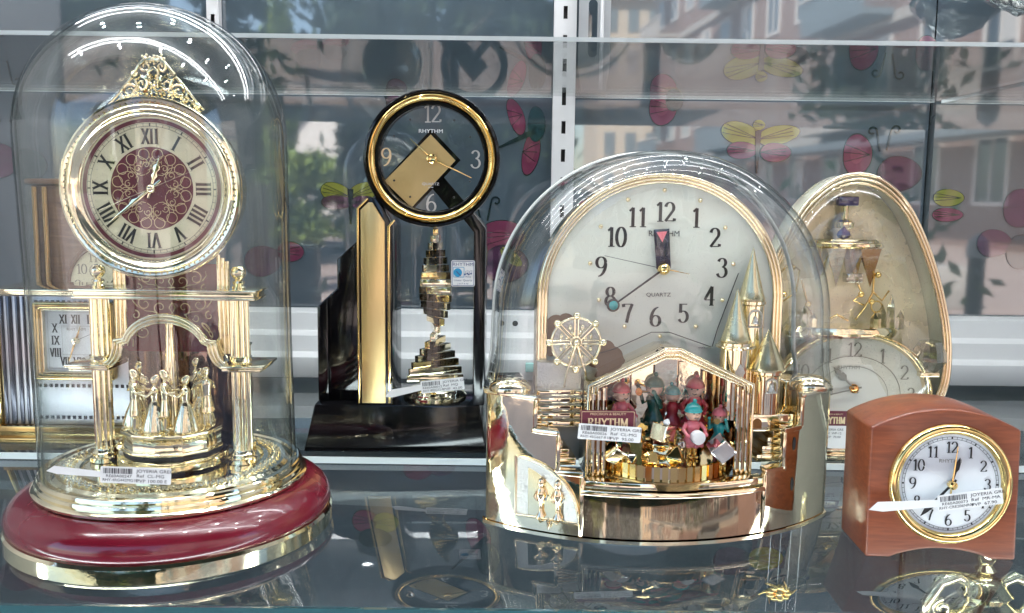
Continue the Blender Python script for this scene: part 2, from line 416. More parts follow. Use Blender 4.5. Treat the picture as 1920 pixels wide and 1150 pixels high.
b = MB(); b.add([(-.93, .7095, z) for z in (.0008, .0058)] + [(1.12, .701, z) for z in (.0008, .0058)] + [(-.93, .7114, z) for z in (.0008, .0058)] + [(1.12, .7029, z) for z in (.0008, .0058)],
      [(0, 2, 3, 1), (4, 5, 7, 6), (1, 3, 7, 5), (0, 4, 6, 2), (0, 1, 5, 4), (2, 6, 7, 3)])
b.build('front_edge', WEDGE, rear)

# upper glass shelf, its pale edges and the white stepped rail along the foot of the panel
def upper_shelf(z, y0, y1, x0, x1, label):
    t = thing('upper_glass_shelf', label, 'shelf', (0, 0, z), 0)
    b = MB(); b.box(x0, x1, y0, y1, -.0018, .0018); b.build('glass_plate', TUBEGL, t)
    b = MB(); b.box(x0, x1, y0 - .0010, y0 - .0002, -.0016, .0016); b.build('front_edge', mat('pale_edge', (.42, .47, .48), 0, .3), t)
    b = MB(); b.box(x0, x1, y1 + .0002, y1 + .004, -.0020, .0020); b.build('rear_edge', WEDGE, t)
    return t
upper_shelf(.3325, .70, 1.088, -.93, .494, 'long clear glass shelf on the slotted uprights above the clocks')
upper_shelf(.3305, .71, 1.078, .499, 1.12, 'short clear glass shelf beside the joint of the back panels')
rail = thing('stepped_rail', 'white plastic stepped rail along the foot of the back panel', 'rail', (0, 1.03, 0))
prof = [(-.012, .006), (-.012, .030), (.006, .033), (.008, .052), (.028, .055), (.030, .076), (.062, .078), (.062, .006)]
b = MB(); n = len(prof)
b.add([(x, y, z) for x in (-.93, 1.12) for y, z in prof], [list(range(n)), list(range(2 * n - 1, n - 1, -1))] + [(i, i + n, (i + 1) % n + n, (i + 1) % n) for i in range(n)])
b.build('rail_body', WHITEPL, rail, bevel=.0012)
for x in (-.012, .004, .030):
    b = MB(); b.lathe([(1e-5, .0006), (.0032 if x else .005, .0004), (.0034, 0)], 16, (x, .0285, .066), 'y'); b.build('screw', GREYM if x > .01 else DARKG, rail)
b = MB(); b.box(-.004, .010, -.024, -.013, .006, .016); b.box(.012, .022, -.022, -.013, .005, .013)
tq = b.build('glass_block', mat('turquoise_plastic', (.25, .55, .52), 0, .15, coat=.6), bevel=.001, loc=(.02, 1.03, .012))
tag(tq, 'small turquoise glass block on the white rail behind the castle clock', 'block')

def upright(x, y, z0, z1, w_, label, y_t=.012):
    t = thing('slotted_upright', label, 'upright', (x, y, 0))
    pitch, sl_h, sl_w = .0325, .0145, .0048
    b = MB()
    b.box(-w_ / 2, -sl_w / 2, 0, .0016, z0, z1); b.box(sl_w / 2, w_ / 2, 0, .0016, z0, z1)
    k = 0; z = z0
    while z < z1 - .02:
        b.box(-sl_w / 2, sl_w / 2, 0, .0016, z, z + pitch - sl_h); z += pitch
    b.box(-w_ / 2 - .001, -w_ / 2, .0002, y_t, z0, z1); b.box(w_ / 2, w_ / 2 + .001, .0002, y_t, z0, z1)
    b.build('slotted_channel', UPRIGHT, t)
    b = MB(); b.box(-w_ / 2 + .001, w_ / 2 - .001, .008, .0085, z0, z1); b.build('channel_back', DARKG, t)
    return t
upright(.0575, 1.075, .01, .8, .024, 'white slotted metal upright between the black clock and the castle clock')
upright(-.352, 1.086, .388, .8, .012, 'thin white slotted upright behind the top of the glass dome')

# grey bracket plate with its long oval slot
br = thing('shelf_bracket', 'grey metal shelf bracket with a long oval slot beside the upright', 'bracket', (.090, 1.06, .405))
n = 32
outl = []; inn = []
for k in range(n):
    a = 2 * pi * k / n
    ca, sa = cos(a), sin(a)
    mxx = max(abs(ca) / .018, abs(sa) / .07); outl.append((ca / mxx, sa / mxx))
    inn.append((.0052 * ca - .002, .0052 * sa + (.027 if sa > 0 else -.027) ))
b = MB(); b.band(outl, inn, 0, .002); b.build('bracket_plate', GREYM, br)
b = MB(); b.tube([(.008, -.002, -.068), (.008, -.002, .068)], .0022, 8); b.build('bracket_lip', UPRIGHT, br)

# butterflies printed on the panel: two to four wings, body and curled feelers
BFM = [mat('print_' + n_, c, 0, .035, ior=2.3, bump=.006, bscale=5) for n_, c in (('magenta', (.13, .028, .062)), ('plum', (.065, .026, .058)), ('olive', (.17, .18, .035)), ('teal', (.018, .05, .06)), ('rose', (.165, .042, .075)), ('dark', (.012, .025, .03)))]
def butterfly(x, z, wings, body=None, feel=None, par=panel, y=PY - .0006):
    """wings: (dx, dz, rx, rz, angle, colour); one flat print per butterfly."""
    b = MB(); k = 0
    for dx, dz, rx, rz, an, ci in wings:
        b.cur = ci
        for sc_, c2 in ((1.05, 5), (1, ci), (.45, (4 if ci in (0, 1) else ci))):
            if sc_ < 1 and ci not in (0,): continue
            b.cur = c2; yy = -1e-4 * k; k += 1
            pts = [(rx * sc_ * cos(q * pi / 16) * (1 + .12 * cos(q * pi / 16)), rz * sc_ * sin(q * pi / 16)) for q in range(32)]
            pts = rotp(pts, radians(an), (dx, dz))
            b.add([(px, yy, pz) for px, pz in pts], [list(range(32))])
        b.cur = 5
        for q in (-.35, .1, .5):
            b.ribbon(rotp([(-rx * .95 * (1 if dx > 0 else -1), 0), (0, rz * q * .6), (rx * .8 * (1 if dx > 0 else -1), rz * q)], radians(an), (dx, dz)), .0007, -1e-4 * k)
    if body:
        b.cur = 5; b.ribbon([(body[0], body[1]), ((body[0] + body[2]) / 2, (body[1] + body[3]) / 2), (body[2], body[3])], lambda a, t: .0075 * (1 - .75 * t), -1e-4 * k)
    for fx, fz, sgn in feel or ():
        b.cur = 5
        p = [(fx + sgn * .004 * t / 8, fz + .026 * t / 10) for t in range(10)]
        p += [(q[0], q[1]) for q in spiral(p[-1][0] + sgn * .006, p[-1][1], .006, .002, pi if sgn > 0 else 0, -sgn * .9, 16)]
        b.ribbon(p, .0022, -1e-4 * k)
    return b.build('butterfly_print', BFM, par, smooth=0, loc=(x, y, z))

for bx, bz, wings, body, feel in (
    (-.231, .385, [(-.018, .001, .018, .0085, 5, 0), (.017, .006, .017, .007, 12, 0), (-.016, -.009, .014, .008, 15, 3), (.016, -.004, .014, .008, -5, 3)], (0, .012, 0, -.022), None),
    (-.1457, .3284, [(0, .006, .011, .009, 0, 5), (.004, -.006, .012, .012, 0, 1)], None, None),
    (-.196, .209, [(-.019, .008, .019, .011, -15, 2), (.014, .008, .018, .011, 20, 2), (-.018, -.004, .019, .008, 0, 1), (.015, -.004, .016, .008, 0, 1)], (0, .012, 0, -.03), None),
    (.0135, .2803, [(-.012, .028, .009, .022, 20, 0), (.006, -.014, .010, .026, -10, 0), (.012, .02, .010, .02, 0, 3)], (.012, .012, -.032, -.008), None),
    (-.017, .155, [(0, .010, .028, .020, 10, 0), (.006, -.022, .026, .022, 0, 1), (.014, -.012, .016, .007, -40, 2)], None, [(-.014, .03, 1), (-.022, .028, -1)]),
    (.1747, .326, [(0, -.005, .016, .020, 0, 0), (.010, .012, .013, .008, 0, 2), (.014, .004, .010, .012, 0, 3)], None, None),
    (.2909, .2805, [(-.022, .012, .025, .013, -15, 2), (.022, .010, .025, .011, 12, 2), (-.020, -.008, .018, .010, 0, 0), (.020, -.010, .018, .011, 0, 0), (0, .022, .007, .006, 0, 2)], (0, .015, 0, -.035), None),
    (.3373, .3712, [(-.004, .008, .013, .014, 20, 1), (.010, -.006, .012, .015, 0, 3)], None, None),
    (.4254, .2571, [(-.016, .012, .017, .024, 0, 0), (.034, -.010, .026, .020, 0, 1)], None, [(.020, .018, 1), (.012, .016, -1)]),
    (-.601, .2948, [(-.018, -.045, .022, .02, 0, 1), (.018, -.05, .02, .018, 0, 3)], None, [(0, 0, 1), (-.012, 0, -1)]),
    (-.3053, .1327, [(0, 0, .022, .018, 10, 1), (.034, .012, .016, .012, 0, 0)], None, None),
    (-.1714, -.205, [(-.012, .012, .016, .014, 0, 4), (.014, .010, .016, .013, 0, 2), (0, -.010, .020, .012, 0, 3)], (0, .012, 0, -.02), None),
    (-.105, -.125, [(-.012, 0, .018, .014, 0, 0), (.018, .004, .016, .012, 0, 1)], None, None),
    (-.040, -.225, [(0, .012, .014, .026, 20, 0), (.012, -.016, .014, .02, 0, 3)], (.012, .012, -.032, -.03), None),
    (-.62, -.27, [(0, 0, .03, .02, 10, 1), (.04, .01, .02, .015, 0, 3)], None, None),
    (.30, -.24, [(-.02, 0, .024, .018, 0, 1), (.022, .004, .022, .015, 0, 2)], (0, .012, 0, -.03), None)):
    butterfly(bx, bz, wings, body, feel)
butterfly(.4849, .3822, [(0, .006, .014, .020, 0, 0), (.018, -.006, .012, .02, 0, 3)], None, None, panel3)
for bx, bz, wings, body, feel in (
    (.516, .2071, [(0, .012, .018, .010, 0, 2), (0, -.008, .018, .008, 0, 0)], None, None),
    (.5859, .1759, [(.018, .032, .022, .022, 0, 1), (-.012, -.010, .02, .016, 0, 1), (.024, -.02, .02, .02, 0, 3)], None, None),
    (.62, -.2, [(-.02, 0, .024, .018, 0, 0), (.022, .004, .022, .015, 0, 3)], None, None)):
    butterfly(bx, bz, wings, body, feel, panel2, PY - .0126)

# lamps over the display: one long tube and a field of small spots in the ceiling, plus an unseen tube added under the shelf as fill
for lx, ly, lz, ll, ld in ((.05, .46, .835, .85, 'long white tube lamp under the middle of the shop window ceiling'), (.05, 1.02, .80, .80, 'white tube lamp along the back panel in the shop window ceiling'), (.05, .40, -.13, .85, 'unseen white tube lamp added to brighten the compartment under the glass shelf')):
    tb = thing('tube_lamp', ld, 'lamp', (lx, ly, lz))
    b = MB(); b.lathe([(1e-5, -ll), (.013, -ll), (.013, ll), (1e-5, ll)], 16)
    tl = b.build('tube', LED, tb); tl.rotation_euler = (0, pi / 2, 0)
    sg = 1 if lz > 0 else -1
    b = MB(); b.box(-ll - .02, ll + .02, -.014, .014, *sorted((sg * .0135, sg * .026))); b.build('lamp_holder', WHITEPL, tb, bevel=.002)
SPOTS = [(-.72, .42), (-.55, .72), (-.38, .38), (-.33, .66), (-.22, .86), (-.1, .40), (-.02, .68), (.12, .36), (.2, .62), (.3, .84), (.42, .40), (.52, .68), (.72, .46), (.85, .78)]
proto = None
for i, (x, y) in enumerate(SPOTS):
    if proto is None:
        proto = thing('spot_lamp', 'small round spot lamp set in the shop window ceiling', 'lamp', (x, y, .862), 0, 'ceiling spot lamps')
        b = MB(); b.lathe([(.011, -.002), (.016, -.004), (.018, 0)], 20); b.build('lamp_ring', CHROME, proto)
        b = MB(); b.lathe([(1e-5, -.0015), (.0105, -.0015)], 16); b.build('lamp_lens', LEDS, proto)
    else:
        r = proto.copy(); C.objects.link(r); r.location = (x, y, .862)
        for ch in proto.children:
            q = ch.copy(); C.objects.link(q); q.parent = r

# ------------------------------------------------------------------ the street outside, seen as reflections
PAVE = mat('pink_paving', (.40, .32, .29), 0, .8, var=.2, vscale=2.5)
ASPH = mat('asphalt', (.06, .06, .06), 0, .85, var=.2, vscale=3)
BRICK = mat('brick_facade', (.30, .21, .18), 0, .8, var=.2, vscale=4)
CONC = mat('pale_concrete', (.48, .45, .41), 0, .8, var=.15, vscale=3)
RENDERC = mat('cream_render', (.62, .54, .43), 0, .8, var=.1, vscale=2)
WHITER = mat('white_render', (.8, .78, .74), 0, .8)
WINGL = mat('window_glass', (.03, .04, .05), 0, .05, coat=1)
SHUT = mat('grey_balcony', (.20, .24, .26), 0, .6)
LEAFD = mat('dark_leaf', (.028, .05, .022), 0, .6, var=.4, vscale=1.5)
LEAFL = mat('light_leaf', (.20, .28, .06), 0, .6, var=.4, vscale=1.5)
BARK = mat('bark', (.10, .075, .05), 0, .8)
slab('pavement', PAVE, -90, 90, -120, .198, -1.0, -.9)
slab('road', ASPH, -90, 3.2, -19, -12, -.899, -.895)

bd = thing('apartment_building', 'tall brick apartment building with pale floor bands along the street', 'building', (12.0, -9.2, -.9), radians(-95.5))
BL, NF = 42.0, 9
b = MB(); b.box(0, BL, 0, 8, 0, 30); b.build('wall', BRICK, bd)
for k in range(NF):
    b = MB(); b.box(-.05, BL + .05, -.16, -.004, 2.9 + 3.1 * k, 3.2 + 3.1 * k); b.build('floor_band', CONC, bd)
wproto = None; rw = random.Random(4)
CURT = mat('pale_curtain', (.62, .62, .60), 0, .8)
for k in range(NF):
    for j in range(15):
        x, z = .8 + 2.8 * j, 1.0 + 3.1 * k
        if wproto is None:
            b = MB(); b.box(0, 1.3, -.06, -.002, 0, .09); b.box(0, 1.3, -.06, -.002, 1.55, 1.64); b.box(0, .09, -.06, -.002, .092, 1.548); b.box(1.21, 1.3, -.06, -.002, .092, 1.548); b.box(.62, .68, -.05, -.002, .092, 1.548)
            wproto = b.build('window', WHITER, bd, loc=(x, 0, z))
            b = MB(); b.box(.092, 1.208, -.02, -.004, .093, 1.547); b.build('pane', WINGL, wproto)
            b = MB(); b.box(.10, .60, -.03, -.022, .60, 1.545); blind = b.build('blind', CURT, wproto)
        else:
            o = wproto.copy(); C.objects.link(o); o.location = (x, 0, z)
            for ch in wproto.children:
                if ch.name.startswith('blind') and rw.random() < .45: continue
                q = ch.copy(); C.objects.link(q); q.parent = o
                if ch.name.startswith('blind') and rw.random() < .5: q.location.x = .61
for k in range(1, NF):
    for x in (3.3, 14.5, 25.7, 36.9):
        b = MB(); b.box(x, x + 4.2, -1.1, -.17, 3.1 * k + .0, 3.1 * k + .18); b.box(x, x + 4.2, -1.1, -1.04, 3.1 * k + .185, 3.1 * k + 1.05); b.build('balcony', SHUT if (k + int(x)) % 3 else CONC, bd)
        b = MB(); b.box(x - .03, x + 4.23, -1.16, -1.0, 3.1 * k + 1.055, 3.1 * k + 1.11); b.build('balcony_rail', WHITER, bd)
b = MB(); b.box(0, BL, -1.3, -.17, 2.55, 2.75); b.build('shop_canopy', SHUT, bd)
cb = thing('cream_building', 'cream rendered building with a jutting eave at the end of the street', 'building', (5.6, -60, -.9))
b = MB(); b.box(0, 4.4, -12, 0, 0, 14.4); b.build('wall', RENDERC, cb)
b = MB(); b.box(-.6, 4.8, -12.4, .7, 14.41, 14.8); b.build('roof', BRICK, cb)
for k in range(5):
    for j in range(3):
        b = MB(); b.box(.5 + 1.4 * j, 1.2 + 1.4 * j, .002, .05, 1.2 + 2.7 * k, 2.7 + 2.7 * k); b.build('window', SHUT, cb)
aw = thing('added_awning', 'unseen dark green sloping awning added over the shop window to block the sky', 'awning', (0, .19, 1.42))  # unseen awning, added to block the sky and darken the gold's reflections
b = MB(); b.prism([(-1.0, -.34), (0, 0), (0, .02), (-1.0, -.32)], -2.4, 2.4); o = b.build('blocker_cloth', mat('blocker_cloth', (.03, .05, .045), 0, .8), aw); o.rotation_euler = (0, 0, pi / 2); o.rotation_euler = (0, 0, pi / 2)
wh = thing('white_house', 'small white gabled house seen between the trees across the street', 'house', (-7.0, -31, -.9))
b = MB(); b.prism([(-1.0, 0), (1.0, 0), (1.0, 3.2), (0, 4.3), (-1.0, 3.2)], -5, 0); b.build('wall', WHITER, wh)
b = MB(); b.prism([(-1.2, 3.02), (0, 4.32), (1.2, 3.02), (1.2, 3.14), (0, 4.5), (-1.2, 3.14)], -5.1, .12); b.build('roof', SHUT, wh)
bn = MB(); bn.box(3.4, 4.85, -7.7, -7.1, -.9, -.47)
tag(bn.build('concrete_bench', CONC, bevel=.02), 'low pale concrete bench block on the pink pavement outside', 'bench')

TERRA = mat('terracotta', (.45, .17, .07), 0, .8, var=.15, vscale=12)
IRON = mat('dark_iron', (.03, .03, .035), .3, .5)
for i_, (x, y, ld) in enumerate(((-1.35, -1.9, 'unseen terracotta planter added for reflections to one side of the window'), (1.75, -2.3, 'unseen terracotta planter added for reflections near the apartment building'))):  # unseen planters, invented to vary what the gold reflects
    t = thing('added_planter', ld, 'planter', (x, y, -.9), 0, 'planters added for reflections')
    b = MB(); b.lathe([(0, 0), (.20, 0), (.27, .42), (.30, .43), (.30, .50), (.25, .50), (.24, .44), (0, .44)], 32); b.build('pot', TERRA, t)
    b = MB(); rng = random.Random(40 + i_)
    for k in range(900):
        p = Vector((rng.gauss(0, .16), rng.gauss(0, .16), .5 + abs(rng.gauss(.25, .2)))); u = Vector((rng.gauss(0, 1), rng.gauss(0, 1), rng.gauss(0, 1))).normalized(); q = u.orthogonal().normalized()
        b.add([p - u * .05, p + q * .022, p + u * .05, p - q * .022], [(0, 1, 2, 3)])
    b.build('foliage', LEAFL, t, smooth=0)
for x, y, ld in ((-.35, -2.9, 'unseen dark bollard added at the kerb nearest the white house side'), (.75, -2.9, 'unseen dark bollard added at the kerb between the other two bollards'), (2.6, -2.9, 'unseen dark bollard added at the kerb nearest the apartment building')):  # unseen bollards, invented as dark uprights for the gold to reflect
    t = thing('added_bollard', ld, 'bollard', (x, y, -.9), 0, 'bollards added for reflections')
    b = MB(); b.lathe([(0, 0), (.07, 0), (.07, .08), (.05, .10), (.045, .80), (0, .80)], 24); b.build('post', IRON, t)
    b = MB(); b.lathe([(0, .801), (.06, .801), (.06, .84), (.05, .90), (1e-5, .94)], 24); b.build('cap', CONC, t)
slab('kerb', CONC, -12, 12, -3.35, -3.2, -.9, -.84, bevel=.01)
def tree(name, label, x, y, h, crown, n, leaf, trunk_r, m):
    t = thing(name, label, 'tree', (x, y, -.9))
    b = MB(); b.tube([(0, 0, 0), (.04 * h, 0, h * .3), (0, .03 * h, h * .62), (.02 * h, 0, h * .9)], [trunk_r, trunk_r * .8, trunk_r * .5, trunk_r * .15], 8)
    for k in range(6):
        a = k * 2.4; z0 = h * (.35 + .08 * k); rr = crown[0] * .6
        b.tube([(0, 0, z0), (rr * .5 * cos(a), rr * .5 * sin(a), z0 + .12 * h), (rr * cos(a), rr * sin(a), z0 + .2 * h)], [trunk_r * .4, trunk_r * .25, trunk_r * .08], 6)
    b.build('trunk', BARK, t)
    b = MB(); rng = random.Random(n)
    cl = [(rng.gauss(0, .45), rng.gauss(0, .45), rng.uniform(-.9, .9)) for _ in range(26)]
    for i in range(n):
        c = rng.choice(cl); sh = 1 - .5 * max(0, c[2])
        p = Vector(((c[0] * sh + rng.gauss(0, .17)) * crown[0], (c[1] * sh + rng.gauss(0, .17)) * crown[0], crown[2] + (c[2] + rng.gauss(0, .12)) * crown[1]))
        u = Vector((rng.gauss(0, 1), rng.gauss(0, 1), rng.gauss(0, 1))).normalized(); q = u.orthogonal().normalized()
        s_ = leaf * rng.uniform(.6, 1.3)
        b.add([p - u * s_, p + q * s_ * .45, p + u * s_, p - q * s_ * .45], [(0, 1, 2, 3)])
    b.build('crown', m, t, smooth=0)
tree('sky_block_tree', 'broad dark green tree added to block the sky beside the white house', -5.6, -12, 6.6, (2.1, 2.1, 4.4), 5200, .16, .16, LEAFD)  # dark trees put in to keep the bright sky out of the reflections
tree('sky_block_tree', 'dark tree added straight across from the window to block the sky', -1.3, -10, 6.4, (1.7, 2.0, 4.3), 5200, .14, .14, LEAFD)
tree('sky_block_tree', 'smaller dark tree added at the far side of the road to block the sky', -.05, -15, 5.4, (1.15, 2.2, 3.4), 3600, .15, .12, LEAFD)
tree('cypress_tree', 'slim pale green cypress tree across the street', -2.87, -9, 3.4, (.20, 1.5, 1.85), 3200, .055, .05, LEAFL)
tree('leafy_bush', 'light green leafy bush at the edge of the pavement', -2.3, -8.0, 1.6, (.50, .50, 1.05), 3600, .06, .03, LEAFL)
def hedge(label, x0, x1, y, h, n):  # dark hedges, added to block the bright horizon below the crowns
    b = MB(); rng = random.Random(n)
    for i in range(n):
        p = Vector((rng.uniform(x0, x1), y + rng.gauss(0, .3), -.9 + h * rng.random() ** .8 * (.9 + .1 * sin(3 * i))))
        u = Vector((rng.gauss(0, 1), rng.gauss(0, 1), rng.gauss(0, 1))).normalized(); q = u.orthogonal().normalized(); s_ = .15 * rng.uniform(.6, 1.3)
        b.add([p - u * s_, p + q * s_ * .5, p + u * s_, p - q * s_ * .5], [(0, 1, 2, 3)])
    t = thing('blocking_hedge', label, 'hedge', (0, 0, 0)); b.build('hedge_leaves', LEAFD, t, smooth=0)
    b = MB(); b.box(x0 + .1, x1 - .1, y - .1, y + .1, -.9, -.9 + h * .8); b.build('hedge_wood', BARK, t)
hedge('long dark hedge added to block the bright horizon towards the apartment building', -3.5, 1.1, -16.2, 3.6, 6000)
hedge('tall dark hedge added to block the bright horizon beside the white house', -11, -4.5, -16.4, 3.6, 6000)

# ================================================================== THE DOME CLOCK
dc = thing('dome_clock', 'tall gold column clock under a clear glass dome on a maroon oval foot', 'clock', (-.2185, .5732, 0))
b = MB(); b.lathe([(.094, 0), (.0992, .0002), (.1004, .0012), (.1004, .0098), (.0992, .0116), (.0975, .0118)], 128)
b.build('base_trim', GOLDP, dc, smooth=30)
b = MB(); b.lathe([(.0972, .0112), (.0985, .0125), (.0994, .0160), (.0985, .0205), (.0955, .0250), (.0905, .0287), (.0850, .0308), (.0820, .0315), (.06, .0315)], 128)
b.build('lacquered_foot', MAROON, dc, smooth=60)
b = MB(); b.lathe([(.0815, .0312), (.0835, .0322), (.0840, .0338), (.0828, .0350), (.0812, .0356), (.0818, .0370), (.0812, .0385), (.0798, .0392), (.0803, .0404), (.0797, .0418), (.0788, .0424), (.0752, .0424), (.0745, .0410), (.0722, .0408), (.0700, .0428), (.0560, .0432), (.0540, .0416), (1e-5, .0416)], 128)
b.build('stepped_plate', GOLDP, dc, smooth=32)
b = MB()
for k in range(64):
    a = 2 * pi * k / 64; r = .0632
    for q in range(5):
        an = 2 * pi * q / 5 + a
        b.sphere((r * cos(a) + .0018 * cos(an), r * sin(a) + .0018 * sin(an), .0436), .00125, 6, 4, sz=.7)
    b.sphere((r * cos(a), r * sin(a), .0440), .0010, 6, 4)
    a2 = a + pi / 64
    b.sphere(((r + .0034) * cos(a2), (r + .0034) * sin(a2), .0434), .0009, 6, 4, sz=.7); b.sphere(((r - .0034) * cos(a2), (r - .0034) * sin(a2), .0434), .0009, 6, 4, sz=.7)
o = b.build('floral_relief', GOLDP, dc); o['kind'] = 'stuff'
# columns, capitals and ball finials
def column(x, y):
    b = MB(); n = 110
    ring = [((.0060 - .0013 * abs(cos(11 * pi * k / n)) ** .7) * cos(2 * pi * k / n), (.0060 - .0013 * abs(cos(11 * pi * k / n)) ** .7) * sin(2 * pi * k / n)) for k in range(n)]
    vs = [(px, py, z) for z in (.050, .149) for px, py in ring]
    b.add(vs, [(k, (k + 1) % n, n + (k + 1) % n, n + k) for k in range(n)])
    c = b.build('column', GOLDP, dc, smooth=50, loc=(x, y, 0))
    b = MB(); b.lathe([(.0, .042), (.0092, .042), (.0094, .0448), (.0078, .0458), (.0080, .0478), (.0068, .0488), (.0062, .0505), (.0, .0505)], 24); b.build('column_base', GOLDP, c)
    b = MB(); b.lathe([(.0, .1076), (.0064, .1076), (.0074, .1090), (.0066, .1102), (.0072, .1114), (.0, .1116)], 24); b.build('column_ring', GOLDP, c)
    b = MB(); b.lathe([(.0, .1545), (.0040, .1545), (.0042, .1560), (.0028, .1572), (.0040, .1586), (.0036, .1598), (.0018, .1606), (.0030, .1614), (.0044, .1632), (.0048, .1650), (.0044, .1672), (.0030, .1690), (1e-5, .1698)], 24); b.build('ball_finial', GOLDP, c)
for x in (-.0447, .0447): column(x, 0)
for sx in (-1, 1):
    c_ = MB(); c_.lathe([(.0, .0430), (.0070, .0430), (.0072, .0455), (.0052, .0465), (.0048, .112), (.0060, .114), (0, .114)], 24)
    c_.build('column', GOLDP, dc, loc=(sx * .036, .036, 0))
# entablature beam with mouldings
b = MB()
b.box(-.0565, .0565, -.0092, .016, .1494, .1535); b.box(-.0585, .0585, -.0112, .018, .1531, .1546); b.box(-.0575, .0575, -.0102, .017, .1482, .1497)
b.build('beam', GOLDP, dc, bevel=.0004)
# side ledges and the trefoil arch
b = MB()
for s_ in (-1, 1):
    x0, x1 = sorted((s_ * .036, s_ * .0605)); b.box(x0, x1, -.0115, .020, .1030, .1055)
    x0, x1 = sorted((s_ * .036, s_ * .0625)); b.box(x0, x1, -.0135, .022, .1052, .1070)
b.build('side_ledge', GOLDP, dc, bevel=.0004)
def trefoil(off):
    half = [(.0385 , .1048 + off)] + [(.0385 - .0135 * sin(t), 0) for t in ()]
    p = []
    for i in range(13):
        a = radians(0 + 90 * i / 12); p.append((.0345 - (.0110 - off) * (sin(a)) - .0 + .004, .1052 + off * (1 - sin(a)) * .6 + (.0145 + 0) * (1 - cos(a)) + off * .55 * sin(a)))
    for i in range(1, 17):
        a = radians(12 + 78 * i / 16); p.append(((.0242 + off * .6) * cos(a), .1165 + (.0178 + off) * sin(a)))
    return [(.0385, .1040 + off)] + p
def both(p): return p + [(-x, z) for x, z in p[::-1]]
oa, ia = both(trefoil(.0040)), both(trefoil(0))
b = MB(); b.band(oa, ia, -.0095, .010, closed=False); b.build('trefoil_arch', GOLDP, dc, bevel=.0003)
b = MB()
for of, yy, r in ((.0044, -.0098, .0012), (.0020, -.0100, .0010), (-.0003, -.0094, .0009)): b.tube([(x, yy, z) for x, z in both(trefoil(of))], r, 8)
b.build('arch_moulding', GOLDP, dc, smooth=60)
# maroon back panel with scrolls, fluted gold strips
b = MB(); b.box(-.029, .029, .0052, .0075, .113, .170); bp_ = b.build('maroon_panel', MAROON, dc)
b = MB()
def scroll_set(b, cx, cz, s_, y, w_=.0007):
    sw = lambda a, t: w_ * (1.4 - 1.1 * t)
    for m_ in (1, -1):
        f = lambda pts: [(cx + m_ * x * s_, cz + z * s_) for x, z in pts]
        b.ribbon(f(spiral(.55, .0, .32, .05, -pi / 2, 1.15)), sw, y)
        b.ribbon(f(spiral(1.25, .18, .36, .06, pi / 2 + .4, -1.2)), sw, y)
        b.ribbon(f(spiral(1.05, -.45, .26, .04, pi, 1.0)), sw, y)
        b.ribbon(f([(0, -.3), (.25, -.34), (.55, -.32), (.9, -.18), (1.2, -.16), (1.6, .05)]), sw, y)
        b.ribbon(f(spiral(1.7, -.35, .22, .04, pi / 2, 1.0)), sw, y)
        b.ribbon(f([(1.6, .05), (1.8, .3), (1.78, .55)]), sw, y)
    b.ribbon([(cx, cz + .25 * s_), (cx + .14 * s_, cz), (cx, cz - .25 * s_), (cx - .14 * s_, cz), (cx, cz + .25 * s_)], w_, y)
scroll_set(b, 0, .1415, .0140, .0050); scroll_set(b, 0, .1585, .0125, .0050, .0006)
for m_ in (1, -1):
    b.ribbon([(m_ * x, z) for x, z in spiral(.019, .126, .006, .001, pi / 2, -1.2)], .0006, .005); b.ribbon([(m_ * x, z) for x, z in [(.026, .116), (.0255, .125), (.021, .131), (.012, .134)]], .0006, .005)
b.build('gold_scroll_print', GOLDPR, bp_, smooth=0)
for s_ in (-1, 1):
    for k in range(3):
        b = MB(); x = s_ * (.0305 + .0028 * k); b.lathe([(1e-5, .112), (.0014, .112), (.0014, .176 - .002 * k), (1e-5, .176 - .002 * k)], 12, (x, .0052, 0)); b.build('gold_strip', GOLDP, dc)
# dark mirror niche behind the dancers and the turning shaft
NICHE = mat('smoked_mirror', (.20, .13, .11), 1, .04)
b = MB()
pts = [(-.036, .020), (-.020, .030), (-.006, .033), (.006, .033), (.020, .030), (.036, .020)]
b.add([(x, y, z) for x, y in pts for z in (.0436, .138)], [(2 * i, 2 * i + 2, 2 * i + 3, 2 * i + 1) for i in range(5)])
b.build('mirror_niche', NICHE, dc, smooth=0)
b = MB(); b.lathe([(.0, .066), (.0060, .066), (.0052, .071), (.0040, .074), (.0046, .090), (.0026, .133), (0, .133)], 24); b.build('centre_shaft', GOLDP, dc)
b = MB()
b.lathe([(0, .0433), (.0340, .0433), (.0344, .0448), (.0340, .0492), (.0325, .0500), (0, .0500)], 64); b.build('drum_foot', GOLDP, dc)
b = MB(); b.lathe([(0, .0502), (.0305, .0502), (.0305, .0525), (0, .0525)], 48); b.build('drum_gap', DARKG, dc)
b = MB(); b.lathe([(0, .0527), (.0318, .0527), (.0318, .0545), (.0308, .0550), (.0308, .0635), (.0318, .0640), (.0318, .0660), (.0290, .0668), (.0, .0668)], 12); drum = b.build('turning_drum', GOLDP, dc, smooth=20, bevel=.0003)

